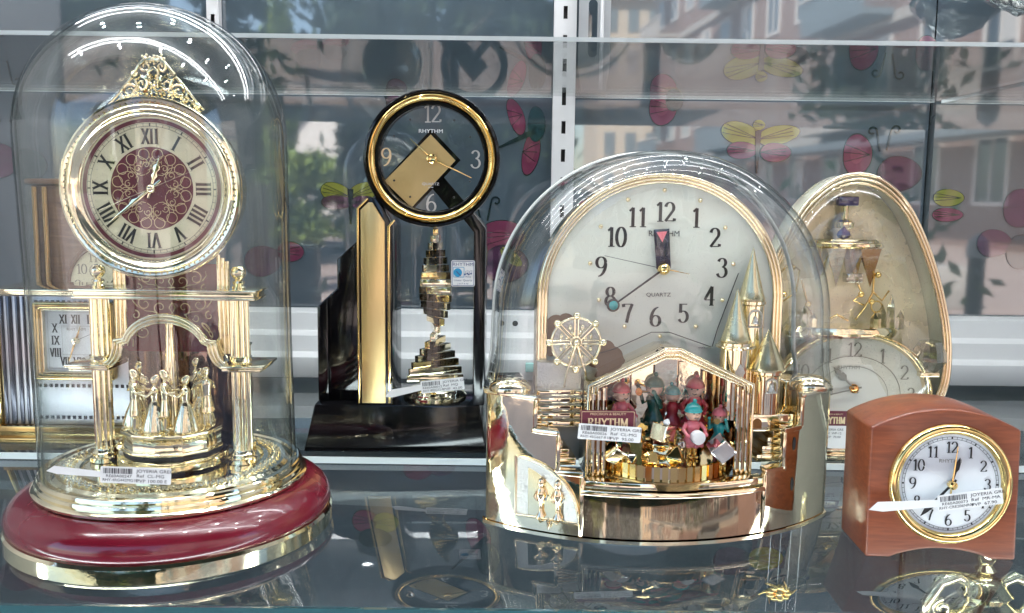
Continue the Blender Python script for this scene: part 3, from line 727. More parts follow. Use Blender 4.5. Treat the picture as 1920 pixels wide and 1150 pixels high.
# four dancing couples, each figure one continuous cast body
def cast(b, name, parent, loc, rz, voxel=.00055):
    me = bpy.data.meshes.new('cast'); me.from_pydata(b.v, [], b.f); t = bpy.data.objects.new('cast', me); C.objects.link(t)
    md = t.modifiers.new('r', 'REMESH'); md.mode = 'VOXEL'; md.voxel_size = voxel
    ms = t.modifiers.new('s', 'SMOOTH'); ms.iterations = 2; ms.factor = .4
    dg = bpy.context.evaluated_depsgraph_get(); m2 = bpy.data.meshes.new_from_object(t.evaluated_get(dg))
    bpy.data.objects.remove(t); bpy.data.meshes.remove(me)
    m2.materials.clear(); m2.materials.append(GOLDP); m2.shade_smooth()
    o = bpy.data.objects.new(name, m2); C.objects.link(o); o.parent = parent; o.location = loc; o.rotation_euler = (0, 0, rz); return o
def lady():
    b = MB(); b.lathe([(1e-5, 0), (.0088, 0), (.0090, .0012), (.0078, .006), (.0062, .011), (.0040, .0165), (.0027, .0192), (.0032, .0220), (.0038, .0250), (.0030, .0275), (.0013, .0288), (.0012, .030), (1e-5, .030)], 20, sy=.85)
    for k in range(10):
        a = 2 * pi * k / 10; b.tube([(.0088 * cos(a), .0076 * sin(a), .0006), (.0066 * cos(a), .0056 * sin(a), .009), (.003 * cos(a), .0026 * sin(a), .0185)], [.0012, .0009, .0004], 5)
    b.sphere((0, 0, .0322), .0026, 12, 8, sz=1.2); b.sphere((0, .0014, .0340), .0022, 10, 6); b.sphere((0, -.0026, .0318), .0006, 6, 4)
    b.tube([(.0034, 0, .0262), (.0058, -.003, .0228), (.0046, -.0085, .0246)], [.0012, .001, .0008], 6); b.tube([(-.0034, 0, .0262), (-.0062, -.002, .0225), (-.0066, -.007, .0215)], [.0012, .001, .0008], 6)
    return b
def gentleman():
    b = MB()
    for s_ in (-1, 1):
        b.tube([(s_ * .0018, 0, .001), (s_ * .0019, -.0004, .009), (s_ * .0017, .0002, .0175)], [.0013, .0016, .0020], 8); b.sphere((s_ * .0019, -.0014, .0008), .0015, 8, 5, sy=1.7, sz=.6)
        b.tube([(s_ * .0038, 0, .0290), (s_ * .0058, -.0025, .0248), (s_ * .0044, -.0078, .0258)], [.0015, .0012, .0009], 6)
    b.lathe([(1e-5, .0095), (.0050, .0095), (.0046, .0135), (.0036, .0185), (.0032, .0205), (.0038, .0250), (.0044, .0285), (.0034, .0308), (.0014, .0318), (.0013, .0335), (1e-5, .0335)], 20, sy=.72)
    b.sphere((0, 0, .0358), .0027, 12, 8, sz=1.2); b.sphere((0, .0008, .0376), .0026, 10, 6, sz=.8); b.sphere((0, -.0027, .0354), .0007, 6, 4)
    return b
L0 = cast(lady(), 'lady_dancer', dc, (0, 0, 0), 0); G0 = cast(gentleman(), 'gentleman_dancer', dc, (0, 0, 0), 0)
first = True
for k, (a, tw) in enumerate(((-2.05, .5), (-1.12, -.4), (-.1, .7), (3.2, .2), (1.5, .4))):
    cx, cyy = .0212 * cos(a), .0212 * sin(a); ta = a + pi / 2 + tw
    for o0, sg in ((L0, 1), (G0, -1)):
        o = o0 if first else o0.copy()
        if not first: C.objects.link(o)
        o.parent = dc; o.location = (cx + sg * .0062 * cos(ta), cyy + sg * .0062 * sin(ta), .0667)
        f = atan2(-sg * sin(ta), -sg * cos(ta)); o.rotation_euler = (0, 0, f + pi / 2)
    first = False

# the drum case, dial and bezel
FZ, FY = .2172, -.020
b = MB(); b.lathe([(1e-5, -.026), (.048, -.026), (.0505, -.022), (.0505, -.002), (.044, 0), (1e-5, 0)], 96, (0, FY, FZ), 'y'); b.build('case', GOLDP, dc)
b = MB(); b.lathe([(.0425, .0006), (.0432, .0020), (.0446, .0026), (.0462, .0046), (.0474, .0058), (.0488, .0062), (.0500, .0056), (.0506, .0044), (.0516, .0046), (.0530, .0052), (.0543, .0046), (.0549, .0030), (.0549, -.0010), (.0535, -.0030), (.048, -.0032)], 128, (0, FY, FZ), 'y')
bz = b.build('bezel', GOLDP, dc, smooth=40)
b = MB()
for k in range(90):
    a = 2 * pi * k / 90; b.sphere((.0512 * cos(a), FY - .0046, FZ + .0512 * sin(a)), .0008, 6, 4)
o = b.build('bead_relief', GOLDP, bz); o['kind'] = 'stuff'
b = MB(); b.disc(.0435, (0, FY - .0008, FZ), 96); dl = b.build('dial', CREAM, dc, smooth=0)
b = MB(); b.band([(.0418 * cos(2 * pi * k / 96), FZ + .0418 * sin(2 * pi * k / 96)) for k in range(96)], [(.0395 * cos(2 * pi * k / 96), FZ + .0395 * sin(2 * pi * k / 96)) for k in range(96)], FY - .00095, FY - .00085); b.build('maroon_ring', MAROONP, dl, smooth=0)
b = MB(); b.disc(.0250, (0, FY - .0009, FZ), 72); b.build('maroon_medallion', MAROONP, dl, smooth=0)
b = MB()
for k in range(8):
    a = 2 * pi * k / 8 + pi / 8
    for m_ in (1, -1):
        f = lambda pts: rotp([(m_ * x, z) for x, z in pts], -a, (0, FZ))
        b.ribbon(f(spiral(.0040, .0205, .0034, .0030, -pi / 2, .95)), .00042, FY - .0010)
        b.ribbon(f([(.0003, .0215), (.0040, .0172), (.0052, .0130), (.0030, .0098), (.0004, .0092)]), .0004, FY - .0010)
        b.ribbon(f(spiral(.0028, .0142, .0022, .0006, pi, -1.1)), .0004, FY - .0010)
        b.ribbon(f([(.0064, .0185), (.0070, .0150), (.0052, .0112), (.0022, .0110)]), .00036, FY - .0010)
b.build('gold_knot_print', GOLDPR, dl, smooth=0)
b = MB()
for r in (.0372, .0390): b.ribbon([(r * cos(2 * pi * k / 96), FZ + r * sin(2 * pi * k / 96)) for k in range(96)], .00022, FY - .00095, closed=True)
for k in range(60):
    a = 2 * pi * k / 60; b.ribbon([(.0372 * sin(a), FZ + .0372 * cos(a)), (.0390 * sin(a), FZ + .0390 * cos(a))], .0008 if k % 5 == 0 else .00022, FY - .00095)
b.build('minute_marking', BLACKP, dl, smooth=0)
for k, rn in enumerate(ROMAN):
    a = 2 * pi * k / 12
    b = MB(); b.glyphs(rn, .0312 * sin(a), FZ + .0312 * cos(a), .0092, FY - .0010, rot=-a, adv=.64, thick=.17, thin=.04, sx=.86 if len(rn) > 2 else 1.0)
    b.build('numeral', BLACKP, dl, smooth=0)
b = MB(); b.text('RHYTHM', .0022, 0, FZ + .0155, FY - .0011, sx=1.1); b.text('QUARTZ', .0013, 0, FZ - .0165, FY - .0011); b.build('lettering', GOLDPR, dl, smooth=0)
# ornate hour hand, minute hand, seconds hand
hh = [(-.0008, -.006), (.0008, -.006), (.0008, .006), (.0020, .008), (.0009, .0105), (.0022, .0125), (.0018, .0145), (.0006, .0155), (.0004, .0185), (0, .0200), (-.0004, .0185), (-.0006, .0155), (-.0018, .0145), (-.0022, .0125), (-.0009, .0105), (-.0020, .008), (-.0008, .006)]
hand('hour_hand', GOLDP, dc, (0, FZ), FY - .0022, radians(17), hh)
mh = [(-.0009, -.008), (.0009, -.008), (.0010, .010), (.0022, .013), (.0010, .0165), (.0008, .026), (.0002, .034), (-.0002, .034), (-.0008, .026), (-.0010, .0165), (-.0022, .013), (-.0010, .010)]
hand('minute_hand', GOLDP, dc, (0, FZ), FY - .0030, radians(231), mh)
hand('second_hand', GOLDP, dc, (0, FZ), FY - .0038, radians(67), hand_poly(.028, .0004, .0002, .034), .0003)
b = MB(); b.lathe([(1e-5, .0056), (.0012, .0054), (.0024, .0044), (.0030, .0030), (.0030, .001)], 24, (0, FY, FZ), 'y'); b.build('hand_boss', GOLDP, dc)
# filigree crest over the bezel
b = MB(); cz0 = .2790
def sc3(pts, r=.00085, y=-.012):
    for m_ in (1, -1): b.tube([(m_ * x, y - .0008 * sin(9 * i / len(pts)), z) for i, (x, z) in enumerate(pts)], [r * (1.25 - .6 * i / len(pts)) for i in range(len(pts))], 6)
sc3(spiral(.0048, .2905, .0038, .0008, pi * .6, -1.35)); sc3(spiral(.0075, .2800, .0046, .0008, pi * .5, 1.3)); sc3(spiral(.0148, .2760, .0042, .0008, pi * .8, -1.3))
sc3(spiral(.0205, .2695, .0036, .0008, pi * .5, 1.3)); sc3(spiral(.0252, .2665, .0026, .0006, pi * .5, -1.2)); sc3(spiral(.0035, .2735, .0030, .0006, 0, 1.3))
sc3(spiral(.0110, .2858, .0030, .0006, pi, 1.2)); sc3(spiral(.0022, .2838, .0028, .0006, -pi / 2, 1.2))
sc3([(.0005, .2948), (.0050, .2945), (.0090, .2905), (.0120, .2858), (.0160, .2812), (.0205, .2760), (.0250, .2705), (.0300, .2650)], .0010)
sc3([(.0010, .2700), (.0090, .2690), (.0170, .2665), (.0240, .2630), (.0300, .2590)], .0010)
sc3([(.0, .2900), (.0030, .2870), (.0020, .2830), (.0060, .2790), (.0040, .2750)], .0009); sc3([(.012, .2840), (.010, .2790), (.013, .2730), (.018, .2720), (.0165, .2680)], .0009)
sc3([(.020, .2750), (.0195, .2725), (.0225, .2700), (.0280, .2640)], .0008)
for x, z in ((0, .2945), (.0045, .2952), (-.0045, .2952), (0, .2790), (.0105, .2745), (-.0105, .2745), (.018, .2705), (-.018, .2705)):
    b.sphere((x, -.0125, z), .0015, 8, 6)
    for q in range(5): b.sphere((x + .0022 * cos(q * 1.257), -.0122, z + .0022 * sin(q * 1.257)), .0010, 6, 4)
b.build('filigree_crest', GOLDP, dc, smooth=60)
# the glass dome, a little askew on its plate
def dome_shell(off):
    p = [(.0778 - off, .0425), (.0780 - off, .12), (.0790 - off, .20), (.0795 - off, .2495)]
    for i in range(1, 25):
        a = radians(90 * i / 24); p.append((max(1e-5, (.0795 - off) * cos(a)), .2495 + (.0795 - off) * sin(a)))
    return p
b = MB(); b.lathe(dome_shell(0), 128); b.lathe(dome_shell(.0022), 128); b.lathe([(.0778, .0425), (.0786, .0432), (.0778, .0442)], 128)
gd = b.build('glass_dome', DOME, dc, smooth=80); gd.rotation_euler = (0, radians(-1.1), 0)

# ------------------------------------------------------------------ price tags: a slip of white paper with print, on a tapering tail
def barcode(b, x0, x1, z0, z1, y, seed):
    r = random.Random(seed); x = x0
    while x < x1 - .0002:
        wd = r.choice((.00022, .00022, .0004, .0006)); b.box(x, min(x + wd, x1), y - .00004, y, z0, z1); x += wd + r.choice((.00025, .00025, .0005))
def price_tag(label, loc, rot, lab, tail, lines, seed, code, curl=None):
    """lab: (width, height) of the printed part; tail: (length, height, drop) of the plain part to its left."""
    t = thing('price_tag', label, 'price tag', loc, 0, 'price tags on the clocks'); t.rotation_euler = rot
    w_, h = lab
    b = MB(); b.prism([(-w_ / 2 + .0006, -h / 2), (w_ / 2 - .0006, -h / 2), (w_ / 2, -h / 2 + .0006), (w_ / 2, h / 2 - .0006), (w_ / 2 - .0006, h / 2), (-w_ / 2 + .0006, h / 2), (-w_ / 2, h / 2 - .0006), (-w_ / 2, -h / 2 + .0006)], 0, .00025); b.build('paper_slip', PAPER, t)
    if tail:
        l, th, dr = tail
        b = MB(); b.prism([(-w_ / 2 + .0005, th * .35), (-w_ / 2 + .0005, -th * .35), (-w_ / 2 - l * .8, -th * .5 + dr * .8), (-w_ / 2 - l, -th * .25 + dr), (-w_ / 2 - l * .86, th * .5 + dr * .8)], .0003, .00055); b.build('paper_tail', PAPER, t)
    b = MB()
    barcode(b, -w_ * .46, -w_ * .05, h * .08, h * .40, -.00008, seed)
    b.text(code[0], h * .17, -w_ * .24, -h * .06, -.00012, sx=1.25); b.text(code[1], h * .17, -w_ * .22, -h * .30, -.00012, sx=1.1)
    for k, s_ in enumerate(lines): b.text(s_, h * .19, w_ * .01, h * (.28 - .30 * k), -.00012, 'LEFT', sx=1.3)
    b.build('print', INK, t, smooth=0)
    return t
price_tag('white paper price tag lying on the gold plate of the dome clock', (-.2080, .4885, .0588), (radians(-6), radians(1.5), radians(1)), (.0390, .0092), (.030, .0045, .0020), ('JOYERIA GRECO', 'Ref  CL-MG', 'PVP 100.00 E'), 3, ('RE60A00247', 'RHY-4RG442MG18'))

# ================================================================== THE BLACK AND GOLD PENDULUM CLOCK
bc = thing('pendulum_clock', 'tall black clock with a gold pillar, ring dial and spiral stepped pendulum', 'clock', (-.0642, .720, .0057))
Z0 = .0057
def zz(p): return [(x, z - Z0) for x, z in p]
b = MB()
pb = [(-.1046, .0062), (.0448, .0062), (.0448, .0100), (.0392, .0458), (-.0952, .0458), (-.1030, .0120)]
b.prism(zz(pb), 0, .085); b.build('plinth', BLACK, bc, bevel=.0014)
b = MB(); b.prism(zz([(-.0948, .0460), (-.0948, .1243), (-.0787, .1390), (-.0787, .1625), (-.0590, .1805), (-.0590, .0460)]), .016, .075); wg = b.build('stepped_wing', BLACK, bc, bevel=.0012)
b = MB(); b.prism(zz([(-.0945, .0462), (-.0945, .1236), (-.0860, .1315), (-.0860, .0462)]), .0125, .0158); b.build('wing_facing', BLACK, wg, bevel=.0008)
for k in range(5):
    b = MB(); x0 = -.0735 + .0005 * k; z0 = .0560 + .0052 * k - Z0
    b.prism([(x0, z0), (x0 + .0125, z0 + .0085), (x0 + .0125, z0 + .0112), (x0, z0 + .0027)], .0142, .0158); b.build('grille_slat', BLACK, wg, bevel=.0003)
b = MB(); b.prism(zz([(-.0598, .0460), (-.0598, .2048), (-.0514, .2130), (-.0430, .2130), (-.0318, .1905), (-.0318, .0460)]), .0010, .060); b.build('pillar_core', BLACK, bc, bevel=.0008)
b = MB(); b.prism(zz([(-.0562, .0475), (-.0562, .2030), (-.0500, .2090), (-.0470, .2090), (-.0372, .1935), (-.0372, .0475)]), -.0012, .0012); b.build('gold_pillar', GOLDS, bc, bevel=.0004)
b = MB(); b.prism(zz([(-.0594, .0475), (-.0594, .2046), (-.0512, .2126), (-.0500, .2116), (-.0578, .2038), (-.0578, .0475)]), -.0012, .0012); b.build('gold_edge_strip', GOLDY, bc, bevel=.0003)
b = MB(); b.prism(zz([(-.0352, .0475), (-.0352, .1905), (-.0300, .1960), (-.0288, .1950), (-.0330, .1900), (-.0330, .0475)]), -.0012, .0012); b.build('gold_edge_strip', GOLDY, bc, bevel=.0003)
b = MB(); b.prism(zz([(.0332, .0460), (.0332, .1860), (.0250, .1960), (.0250, .2080), (.0328, .2010), (.0425, .1890), (.0425, .0460)]), .0010, .060); b.build('black_post', BLACK, bc, bevel=.0012)
# ring, clear dial with the folded gold band behind it
DZ = .2436 - Z0
b = MB(); b.lathe([(.0408, -.010), (.0408, .0035), (.0420, .0050), (.0436, .0050), (.0440, .0035)], 96, (0, 0, DZ), 'y'); b.lathe([(.0500, .0035), (.0510, .0052), (.0528, .0046), (.0535, .0030), (.0535, -.012), (.0515, -.016), (.0420, -.016), (.0408, -.010)], 96, (0, 0, DZ), 'y')
b.build('black_ring', BLACK, bc, smooth=40)
b = MB(); b.lathe([(.0436, .0030), (.0442, .0052), (.0456, .0074), (.0468, .0078), (.0478, .0066), (.0484, .0070), (.0494, .0060), (.0502, .0036)], 96, (0, 0, DZ), 'y'); b.build('gold_ring', GOLDY, bc, smooth=60)
b = MB(); b.lathe([(1e-5, -.0010), (.0408, -.0010)], 72, (0, 0, DZ), 'y'); dlb = b.build('clear_dial', clear('smoked_dial_glass', (.88, .90, .91), (.5, .5, .5), f0=.06), bc, smooth=0)
q = lambda pts: [(x, z - Z0) for x, z in pts]
b = MB(); b.prism(q([(-.0010, .2668), (.0222, .2430), (-.0168, .2022), (-.0400, .2242)]), .0040, .0080); b.build('black_band', BLACK, bc)
b = MB(); b.prism(q([(-.0012, .2625), (.0182, .2426), (-.0165, .2052), (-.0378, .2258)]), .0025, .0038); b.build('gold_band', GOLDS, bc)
b = MB(); b.prism(q([(.0085, .2300), (-.0010, .2215), (.0165, .2010), (.0290, .2065)]), .0042, .0078); b.build('black_band', BLACK, bc)
NUMS = mat('silver_print', (.46, .46, .44), .4, .35)
for s_, x, z in (('12', 0, .0348), ('3', .0345, 0), ('6', -.0005, -.0345), ('9', -.0360, .001)):
    b = MB(); b.glyphs(s_, x, DZ + z, .0135, .0006, adv=.62, thick=.12, thin=.065, sx=.95); b.build('numeral', GOLDPR if s_ == '9' else NUMS, dlb, smooth=0)
for k in range(12):
    if k % 3 == 0: continue
    a = 2 * pi * k / 12; b = MB(); b.lathe([(1e-5, .0004), (.0008, .0002), (.0009, -.0003)], 10, (.0345 * sin(a), .0004, DZ + .0345 * cos(a)), 'y'); b.build('hour_marker', BLACKP, dlb)
b = MB(); b.text('RHYTHM', .0030, -.001, DZ + .0215, .0004, sx=1.15); b.build('lettering', WHITED, dlb, smooth=0)
b = MB(); b.text('QUARTZ', .0020, -.001, DZ - .0195, .0004, sx=1.2); b.text('JAPAN', .0010, -.001, DZ - .0222, .0004); b.build('lettering', WHITED, dlb, smooth=0)
hand('hour_hand', GOLDY, bc, (0, DZ), -.0012, radians(-48), hand_poly(.0225, .0016, .0006, .003), .0006)
hand('minute_hand', GOLDY, bc, (0, DZ), -.0020, radians(115), hand_poly(.0345, .0018, .0006, .004), .0006)
b = MB(); b.lathe([(1e-5, .0042), (.0022, .0045), (.0030, .0050), (.0038, .0046), (.0040, .0015)], 24, (0, 0, DZ), 'y'); b.build('hand_boss', GOLDY, bc)
# curved clear panel, pendulum of stepped plates turning round a rod
b = MB(); b.lathe([(.0330, .0462 - Z0), (.0330, .1905 - Z0)], 40, (.0004, .034, 0), 'z', pi, 2 * pi); b.build('clear_panel', TUBEGL, bc, smooth=80)
b = MB(); b.box(.0395, .0405, .035, .062, .046 - Z0, .19 - Z0); b.build('clear_side', TUBEGL, bc)
b = MB(); b.lathe([(0, .0560 - Z0), (.0010, .0560 - Z0), (.0010, .192 - Z0), (0, .192 - Z0)], 12, (.0004, .030, 0)); b.build('pendulum_rod', GOLDY, bc)
npl = 21
for k in range(npl):
    t = k / (npl - 1); z = .1860 - .1235 * t - Z0
    ang = radians(95 - 268 * t) ; L_ = .0085 + .0150 * t ** 1.2
    b = MB(); b.box(-L_, L_, -.0022, .0022, -.0028, .0028)
    o = b.build('pendulum_plate', GOLDP if k % 3 else GOLDY, bc, bevel=.0002, loc=(.0004, .030, z)); o.rotation_euler = (0, 0, ang)
b = MB(); b.lathe([(0, .0460 - Z0), (.0262, .0460 - Z0), (.0262, .0490 - Z0), (.0245, .0505 - Z0), (.0245, .0515 - Z0), (.0225, .0530 - Z0), (.0200, .0550 - Z0), (.0060, .0560 - Z0), (.0, .0562 - Z0)], 64, (.0004, .030, 0)); b.build('pendulum_foot', GOLDP, bc)
# the round-cornered sticker on the clear panel
sx0, sx1, sz0, sz1 = .0155, .0343, .1432 - Z0, .1642 - Z0
def rrect(x0, x1, z0, z1, r, n=6):
    p = []
    for cx, cz, a0 in ((x1 - r, z1 - r, 0), (x0 + r, z1 - r, 90), (x0 + r, z0 + r, 180), (x1 - r, z0 + r, 270)):
        p += [(cx + r * cos(radians(a0 + 90 * i / n)), cz + r * sin(radians(a0 + 90 * i / n))) for i in range(n + 1)]
    return p
b = MB(); b.prism(rrect(sx0, sx1, sz0, sz1, .0016), -.0006, -.0002); stk = b.build('paper_sticker', PAPER, bc)
b = MB(); b.band(rrect(sx0 + .0006, sx1 - .0006, sz0 + .0006, sz1 - .0006, .0012), rrect(sx0 + .0010, sx1 - .0010, sz0 + .0010, sz1 - .0010, .0009), -.0008, -.0007)
cxs = (sx0 + sx1) / 2
b.text('RHYTHM', .0026, cxs, sz1 - .0031, -.0009, sx=1.15); b.build('sticker_lettering', NAVYINK, stk, smooth=0)
b = MB(); b.disc(.0034, (cxs - .0042, -.0008, sz0 + .0112), 24); b.ribbon(rrect(sx0 + .0018, cxs + .0008, sz0 + .0076, sz1 - .0056, .0004), .0004, -.0008, closed=True); b.build('sticker_emblem', BLUEINK, stk, smooth=0)
b = MB(); b.ribbon([(cxs - .0052, sz0 + .0122), (cxs - .0040, sz0 + .0108), (cxs - .0018, sz0 + .0086)], .0008, -.0011)
for nx in (.0016, .0046): 
    b.disc(.0007, (cxs + nx, -.0011, sz0 + .0098), 10); b.disc(.0007, (cxs + nx + .0018, -.0011, sz0 + .0104), 10); b.ribbon([(cxs + nx + .0006, sz0 + .0098), (cxs + nx + .0006, sz0 + .0124), (cxs + nx + .0024, sz0 + .0130), (cxs + nx + .0024, sz0 + .0104)], .0003, -.0011)
b.text('Melody', .0011, cxs + .0042, sz0 + .0080, -.0011); b.text('Linear Quartz', .0017, cxs, sz0 + .0052, -.0011, sx=1.1); b.text('J A P A N', .0014, cxs, sz0 + .0024, -.0011, sx=1.1)
b.build('sticker_print', NAVYINK, stk, smooth=0)
price_tag('white paper price tag hanging tilted before the pendulum foot of the black clock', (-.0545, .709, .0650), (0, radians(-6), radians(4)), (.0345, .0100), (.0290, .0062, -.0030), ('JOYERIA GRE', 'Ref  MQ', 'PVP  42.00'), 9, ('RE60A00012', 'RHY-80SG32-R'))

# ================================================================== THE CASTLE CAROUSEL CLOCK
kc = thing('castle_clock', 'gold castle clock with arched dial and toy carousel under a clear arched cover', 'clock', (.1000, .5950, 0), radians(5.5))
RA = .170
def ya(x): return -.050 + RA - sqrt(RA * RA - x * x)
def wall_strip(b, x0, x1, zt0, zt1, z0=0.0, th=.004, n=10):
    vs = []
    for i in range(n + 1):
        x = x0 + (x1 - x0) * i / n; zt = zt0 + (zt1 - zt0) * i / n; y = ya(x)
        vs += [(x, y, z0), (x, y, zt), (x, y + th, zt), (x, y + th, z0)]
    fs = [(0, 1, 2, 3), (4 * n + 3, 4 * n + 2, 4 * n + 1, 4 * n)]
    for i in range(n):
        for k in range(4):
            fs.append((4 * i + k, 4 * i + 4 + k, 4 * i + 4 + (k + 1) % 4, 4 * i + (k + 1) % 4))
    b.add(vs, fs)
def cap(b, x0, x1, z, th=.0032, d=.0016):
    n = 8; p0 = []
    for i in range(n + 1):
        x = x0 + (x1 - x0) * i / n; p0.append((x, ya(x) - d, z))
    vs = []
    for x, y, zz_ in p0: vs += [(x, y, zz_), (x, y + .0004, zz_ + th), (x, y + .010, zz_ + th), (x, y + .010, zz_)]
    fs = [(0, 1, 2, 3), (4 * n + 3, 4 * n + 2, 4 * n + 1, 4 * n)]
    for i in range(n):
        for k in range(4): fs.append((4 * i + k, 4 * i + 4 + k, 4 * i + 4 + (k + 1) % 4, 4 * i + (k + 1) % 4))
    b.add(vs, fs)
# foot rim
b = MB(); n = 60; vs = []
for i in range(n + 1):
    x = -.1185 + .237 * i / n; vs += [(x, ya(x) - .0012, 0), (x, ya(x) - .0012, .0022), (x, ya(x) + .003, .0030), (x, ya(x) + .003, 0)]
fs = [(0, 1, 2, 3), (4 * n + 3, 4 * n + 2, 4 * n + 1, 4 * n)]
for i in range(n):
    for k in range(4): fs.append((4 * i + k, 4 * i + 4 + k, 4 * i + 4 + (k + 1) % 4, 4 * i + (k + 1) % 4))
b.add(vs, fs); b.build('foot_rim', GOLDC, kc, smooth=40)
SMOKE = mat('dark_gold_mirror', (.56, .41, .28), 1, .035, rvar=.03)
b = MB(); wall_strip(b, -.0575, .0575, .0305, .0305, .0032, n=30); b.build('front_panel', SMOKE, kc, smooth=50)
b = MB(); cap(b, -.0600, .0600, .0305, .0030, .0018); cap(b, -.0590, .0590, .0345, .0042, -.0012); b.build('front_ledge', GOLDC, kc, bevel=.0005)
for s_ in (-1, 1):
    b = MB()
    for (xa, xb, zt) in ((.0600, .0742, .0415), (.0742, .0880, .0665), (.0880, .1165, .0875)):
        x0, x1 = sorted((s_ * xa, s_ * xb)); wall_strip(b, x0, x1, zt, zt, .0030)
    wl = b.build('side_wall', GOLDC, kc, smooth=50)
    b = MB()
    for (xa, xb, zt) in ((.0585, .0756, .0415), (.0728, .0894, .0665), (.0866, .1185, .0875)):
        x0, x1 = sorted((s_ * xa, s_ * xb)); cap(b, x0, x1, zt)
    for xa, z0, z1 in ((.0590, .0030, .0415), (.0734, .0430, .0670), (.0872, .0690, .0880)):
        y = ya(xa); b.box(s_ * xa - .0013, s_ * xa + .0013, y - .0014, y + .004, z0, z1)
    b.build('wall_coping', GOLDC, wl, bevel=.0006)
    b = MB(); b.lathe([(.0, 0), (.0135, 0), (.0138, .002), (.0128, .0042), (.0095, .0070), (.0048, .0086), (1e-5, .0090)], 32, (s_ * .1015, ya(.1015) + .011, .0900)); b.build('turret_cap', GOLDC, wl)
    # stairs behind the wall
    b = MB()
    for k in range(6): b.box(min(s_ * (.060 + .0042 * k), s_ * .088), max(s_ * (.060 + .0042 * k), s_ * .088), -.022 + .002 * k, .012, .0440 + .0052 * k, .0440 + .0052 * (k + 1) - .0004)
    b.build('stairs', GOLDC, kc, bevel=.0004)
    b = MB(); b.box(min(s_ * .0885, s_ * .112), max(s_ * .0885, s_ * .112), .006, .045, .004, .092); b.build('back_tower', GOLDC, kc, bevel=.002)
# quarter-round emblem with two little guards on the left wall
def emb(x, z, y): return (x, ya(x) + y, z)
a0 = [(-.0985, .0115), (-.0985, .0500)] + [(-.0985 + .0375 * sin(radians(t)) , .0135 + .0365 * cos(radians(t))) for t in range(6, 90, 6)] + [(-.0605, .0108)]
def mapped_prism(b, poly, y0, y1):
    n = len(poly); a = sum(poly[i][0] * poly[(i + 1) % n][1] - poly[(i + 1) % n][0] * poly[i][1] for i in range(n))
    if a < 0: poly = poly[::-1]
    vs = [emb(x, z, y0) for x, z in poly] + [emb(x, z, y1) for x, z in poly]
    b.add(vs, [list(range(n)), list(range(2 * n - 1, n - 1, -1))] + [((i + 1) % n, i, i + n, (i + 1) % n + n) for i in range(n)])
b = MB(); mapped_prism(b, a0, -.0010, .0005); em = b.build('emblem_plate', SILVER, kc)
b = MB(); b.tube([emb(x, z, -.0012) for x, z in a0], .0011, 8, closed=True); b.build('emblem_rim', GOLDC, em, smooth=60)
for x in (-.0835, -.0735):
    b = MB(); c0 = emb(x, .0235, -.0022)
    b.lathe([(.0, -.0105), (.0030, -.0105), (.0022, -.0085), (.0013, -.0075), (.0012, -.0020), (.0026, .0010), (.0030, .0045), (.0024, .0075), (.0012, .0090), (.0022, .0105), (.0022, .0128), (.0012, .0148), (1e-5, .0155)], 14, c0, sy=.7)
    for s_ in (-1, 1): b.tube([(c0[0] + s_ * .0026, c0[1], c0[2] + .0068), (c0[0] + s_ * .0042, c0[1] - .0005, c0[2] + .0030), (c0[0] + s_ * .0022, c0[1] - .0014, c0[2] + .0005)], .0008, 6)
    b.build('guard_relief', GOLDC, em, smooth=60)
b = MB()
for s_ in (-1, 1): b.tube([emb(-.0785 + s_ * .0075, .0125, -.0018), emb(-.0785 + s_ * .005, .0095, -.0022), emb(-.0785 + s_ * .0015, .0112, -.0020), emb(-.0785, .0060, -.0022)], .0007, 6)
b.build('emblem_scroll', GOLDC, em, smooth=60)
# slim slot ornaments on the right wall
for z in (.058, .031):
    b = MB(); p_ = [(.082 + .0012 * cos(q_ * pi / 8), z + .0045 * sin(q_ * pi / 8)) for q_ in range(16)]; mapped_prism(b, p_, -.0004, .0004); b.build('keyhole_slot', DARKG, kc)

# the arched dial with its gold beading
DCZ, DR = .1485, .0770
def arch(r, zb, n=48, c=DCZ): return [(-r, zb)] + [(-r * cos(pi * i / n), c + r * sin(pi * i / n)) for i in range(n + 1)] + [(r, zb)]
b = MB(); b.prism(arch(DR, .040), .0060, .0078); kd = b.build('dial', PALE, kc, smooth=0)
for k, r in enumerate((.0776, .0797, .0818)):
    b = MB(); b.tube([(x, .0050 - .0006 * k, z) for x, z in arch(r, .048)], .0013, 8); b.build('gold_beading', GOLDC, kc, smooth=60)
b = MB(); b.band(arch(.0832, .045), arch(.0772, .045), .0064, .022, closed=False); b.build('dial_surround', GOLDC, kc, smooth=50)
kz = .1690
NPOS = {12: (.0008, .0372), 1: (.0215, .0335), 2: (.0352, .0205), 3: (.0410, .0005), 4: (.0330, -.0185), 5: (.0155, -.0300), 6: (-.0035, -.0325), 7: (-.0225, -.0300), 8: (-.0345, -.0190), 9: (-.0412, .0010), 10: (-.0315, .0205), 11: (-.0180, .0335)}
for k, (x, z) in NPOS.items():
    b = MB(); b.glyphs(str(k), x, kz + z, .0128, .0058, adv=.70 if k == 11 else .66, thick=.17, thin=.05, sx=.92); b.build('numeral', BLACKP, kd, smooth=0)
    a = 2 * pi * k / 12; b = MB(); rr = .0485
    b.lathe([(1e-5, .0012), (.0008, .0011), (.0014, .0004), (.0016, 0)], 12, (rr * sin(a), .0060, kz + .003 + rr * cos(a)), 'y'); b.build('hour_stud', GOLDP, kd)
b = MB(); b.text('RHYTHM', .0038, .0005, kz + .0232, .0057, sx=1.0); b.text('QUARTZ', .0026, -.002, kz - .0175, .0057, sx=1.15); b.text('MADE IN JAPAN', .0009, .031, kz - .0535, .0057); b.build('lettering', BLACKP, kd, smooth=0)
BROWNP = mat('brown_print', (.20, .12, .075), 0, .4)
b = MB()
